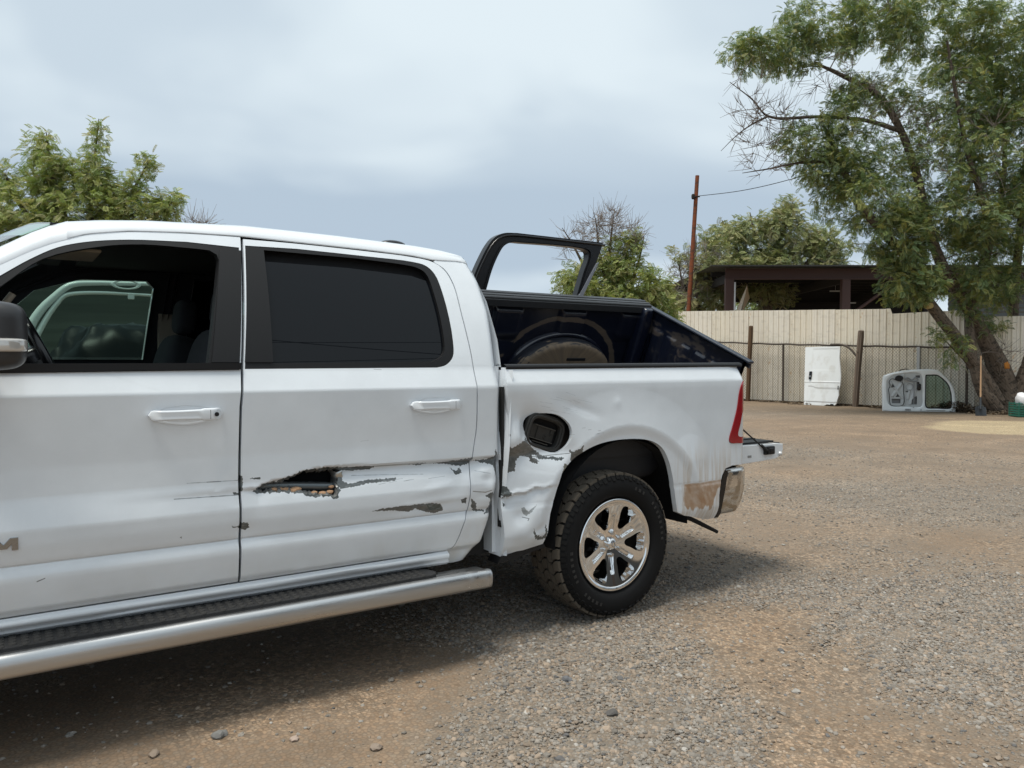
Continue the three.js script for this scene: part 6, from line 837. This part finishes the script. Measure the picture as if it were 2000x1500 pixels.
{ // tree behind the bed: leafy below, dead twigs on top
  const c = [[13.712,1.425,-15.819]][0], base = [c[0], 0, c[2]];
  const limbs = [[[base[0], 0, base[2], .2], ...[[13.702,2.571,-15.863,0.15],[13.694,3.899,-15.912,0.1],[13.764,4.895,-15.897,0.06],[13.846,5.726,-15.87,0.03],[13.926,6.423,-15.84,0.01]]], [[13.707,2.903,-15.871,0.1],[13.202,4.231,-16.251,0.06],[12.802,5.228,-16.55,0.03],[12.507,5.809,-16.766,0.01]], [[13.707,2.903,-15.871,0.1],[14.302,3.899,-15.506,0.06],[14.594,4.895,-15.344,0.03],[14.714,5.56,-15.286,0.01]], [[13.694,3.899,-15.912,0.07],[13.491,5.062,-16.085,0.04],[13.434,5.892,-16.15,0.02],[13.371,6.307,-16.206,0.01]], [[13.729,2.571,-15.845,0.08],[14.709,3.401,-15.218,0.05],[15.136,4.231,-14.96,0.02]]];
  const bl = blob([[12.785,4.065,-16.524,0.55,0.45,30,14],[13.335,3.899,-16.151,0.7,0.6,44,15],[14.033,4.397,-15.702,0.6,0.6,44,15],[14.579,3.899,-15.322,0.6,0.7,44,15],[14.32,5.062,-15.532,0.3,0.35,14,12],[14.435,5.394,-15.466,0.2,0.25,10,11],[13.21,4.812,-16.264,0.3,0.3,10,11],[13.908,5.228,-15.813,0.25,0.3,9,10],[14.991,3.733,-15.041,0.4,0.6,26,14],[13.88,3.401,-15.771,1,0.5,60,16],[13.624,4.729,-15.986,0.35,0.3,14,11],[15.119,3.069,-14.934,0.5,0.5,30,14],[15.249,2.571,-14.831,0.6,0.5,30,14]]), bare = blob([[13.781,5.975,-15.922,0.45,0.5,46,0],[13.43,5.643,-16.145,0.5,0.5,30,0],[14.327,5.56,-15.544,0.5,0.4,30,0],[12.806,5.477,-16.556,0.4,0.35,14,0],[13.764,4.895,-15.897,0.6,0.4,20,0],[12.523,5.062,-16.731,0.3,0.3,8,0],[14.571,5.228,-15.37,0.25,0.3,8,0]]);
  tree('leafy_tree', 'tree with bare grey twigs rising above its green leaves behind the truck bed', undefined, base, limbs, [...bl, ...bare], { seed: 31, size: .19, dens: 1.3, keep: .9, greens: G2, twig: greyTwig, lift: .1 });
}
{ // feathery tree behind the shelter and pole
  const c = [[28.806,1.425,-21.383]][0], base = [c[0], 0, c[2]];
  const limbs = [[[base[0], 0, base[2], .3], ...[[28.832,3.167,-21.422,0.25],[28.904,5.186,-21.44,0.18],[29.204,6.953,-21.298,0.12],[29.643,8.215,-21.046,0.06],[29.934,9.35,-20.89,0.02]]], [[28.847,4.176,-21.445,0.15],[27.932,6.195,-22.122,0.1],[27.426,7.457,-22.501,0.06],[27.022,8.467,-22.804,0.02]], [[28.847,4.176,-21.445,0.15],[30.134,5.943,-20.645,0.1],[31.203,7.205,-19.973,0.06],[31.843,7.836,-19.567,0.02]], [[28.855,4.681,-21.457,0.12],[28.465,6.7,-21.783,0.08],[28.278,8.215,-21.957,0.05],[28.183,8.846,-22.042,0.02]]];
  const bl = blob([[29.542,8.467,-21.122,0.9,0.7,44,14],[28.484,7.962,-21.811,0.9,0.7,44,14],[27.432,7.836,-22.509,0.7,0.6,34,14],[30.157,7.457,-20.679,1.1,0.7,50,14],[31.205,7.331,-19.976,0.8,0.6,38,14],[27.831,6.448,-22.197,1.2,0.7,60,15],[29.302,6.448,-21.217,1.3,0.6,64,15],[30.978,6.195,-20.09,1.2,0.6,50,14],[29.869,9.224,-20.929,0.3,0.35,9,11],[31.83,6.953,-19.547,0.35,0.4,10,11],[28.862,5.186,-21.468,1.5,0.8,60,15],[26.98,5.691,-22.741,0.7,0.9,36,14]]), bare = blob([[29.733,7.205,-20.954,1.6,0.6,24,0],[30.986,6.7,-20.101,1.2,0.6,16,0]]);
  tree('leafy_tree', 'yellow green tree rising above the shelter roof', undefined, base, limbs, [...bl, ...bare], { seed: 41, size: .30, dens: 1.1, greens: G3, twig: greyTwig, lift: .1 });
  const c2 = [[24.456,1.425,-21.879]][0], b2 = [c2[0], 0, c2[2]];
  const l2 = [[[b2[0], 0, b2[2], .2], ...[[24.481,3.075,-21.917,0.15],[24.447,4.749,-21.994,0.1],[24.392,6.422,-22.086,0.05],[24.447,7.379,-22.081,0.02]]], [[24.468,3.553,-21.941,0.1],[23.913,4.988,-22.358,0.06],[23.732,6.183,-22.518,0.02]], [[24.468,3.553,-21.941,0.1],[25.107,4.988,-21.562,0.06],[25.228,6.422,-21.528,0.02]]];
  const bl2 = blob([[25.036,6.901,-21.672,0.5,0.6,26,13],[24.819,5.705,-21.777,0.9,0.9,50,14],[23.799,4.031,-22.403,0.6,0.6,34,14],[24.997,4.27,-21.612,0.9,0.7,44,14],[23.835,6.422,-22.457,0.25,0.3,7,10]]), ba2 = blob([[23.927,5.944,-22.38,0.5,0.9,50,0],[24.624,5.944,-21.915,0.9,1.1,70,0],[24.403,4.51,-22.016,1.1,0.8,60,0],[25.203,4.749,-21.49,0.7,0.9,46,0]]);
  tree('leafy_tree', 'tangled greyish shrub tree at the foot of the leaning pole', undefined, b2, l2, [...bl2, ...ba2], { seed: 51, size: .30, greens: G3, twig: greyTwig, fine: 1.4 });
  const c3 = [[1.942,1.425,-20.062]][0], b3 = [c3[0], 0, c3[2]]; tree('bare_shrub', 'bare grey shrub whose twig tips show above the cab roof', undefined, b3, [[[b3[0], 0, b3[2], .08], ...[[1.966,3.018,-20.098,0.05],[1.976,4.479,-20.14,0.03],[2.013,5.283,-20.142,0.01]]]], blob([[2.002,5.4,-20.152,0.34,0.14,20,0],[2.034,5.064,-20.12,0.5,0.3,14,0],[1.992,3.895,-20.11,0.7,0.8,22,0],[1.97,2.433,-20.077,0.8,0.8,20,0]]), { seed: 61, twig: greyTwig, greens: G3 });
  // dark growth filling the gap between truck and fence, behind everything
  const c4 = [[35.254,1.425,-24.297]][0], b4 = [c4[0], 0, c4[2]]; tree('leafy_tree', 'dark green tree seen under the shelter roof', undefined, b4, [[[b4[0], 0, b4[2], .2], ...[[34.798,3.442,-24.667,0.15],[34.572,4.611,-24.856,0.1],[34.338,5.195,-25.031,0.03]]]], blob([[39.11,4.713,-29.047,1.6,1.2,60,14],[40.492,4.713,-28.125,1.8,1,60,14],[38.009,5.045,-29.792,1.2,1.3,40,14],[39.371,3.717,-28.84,3,1.2,70,14]]), { seed: 71, size: .4, greens: G1 });
}
renderer.render(scene, camera);
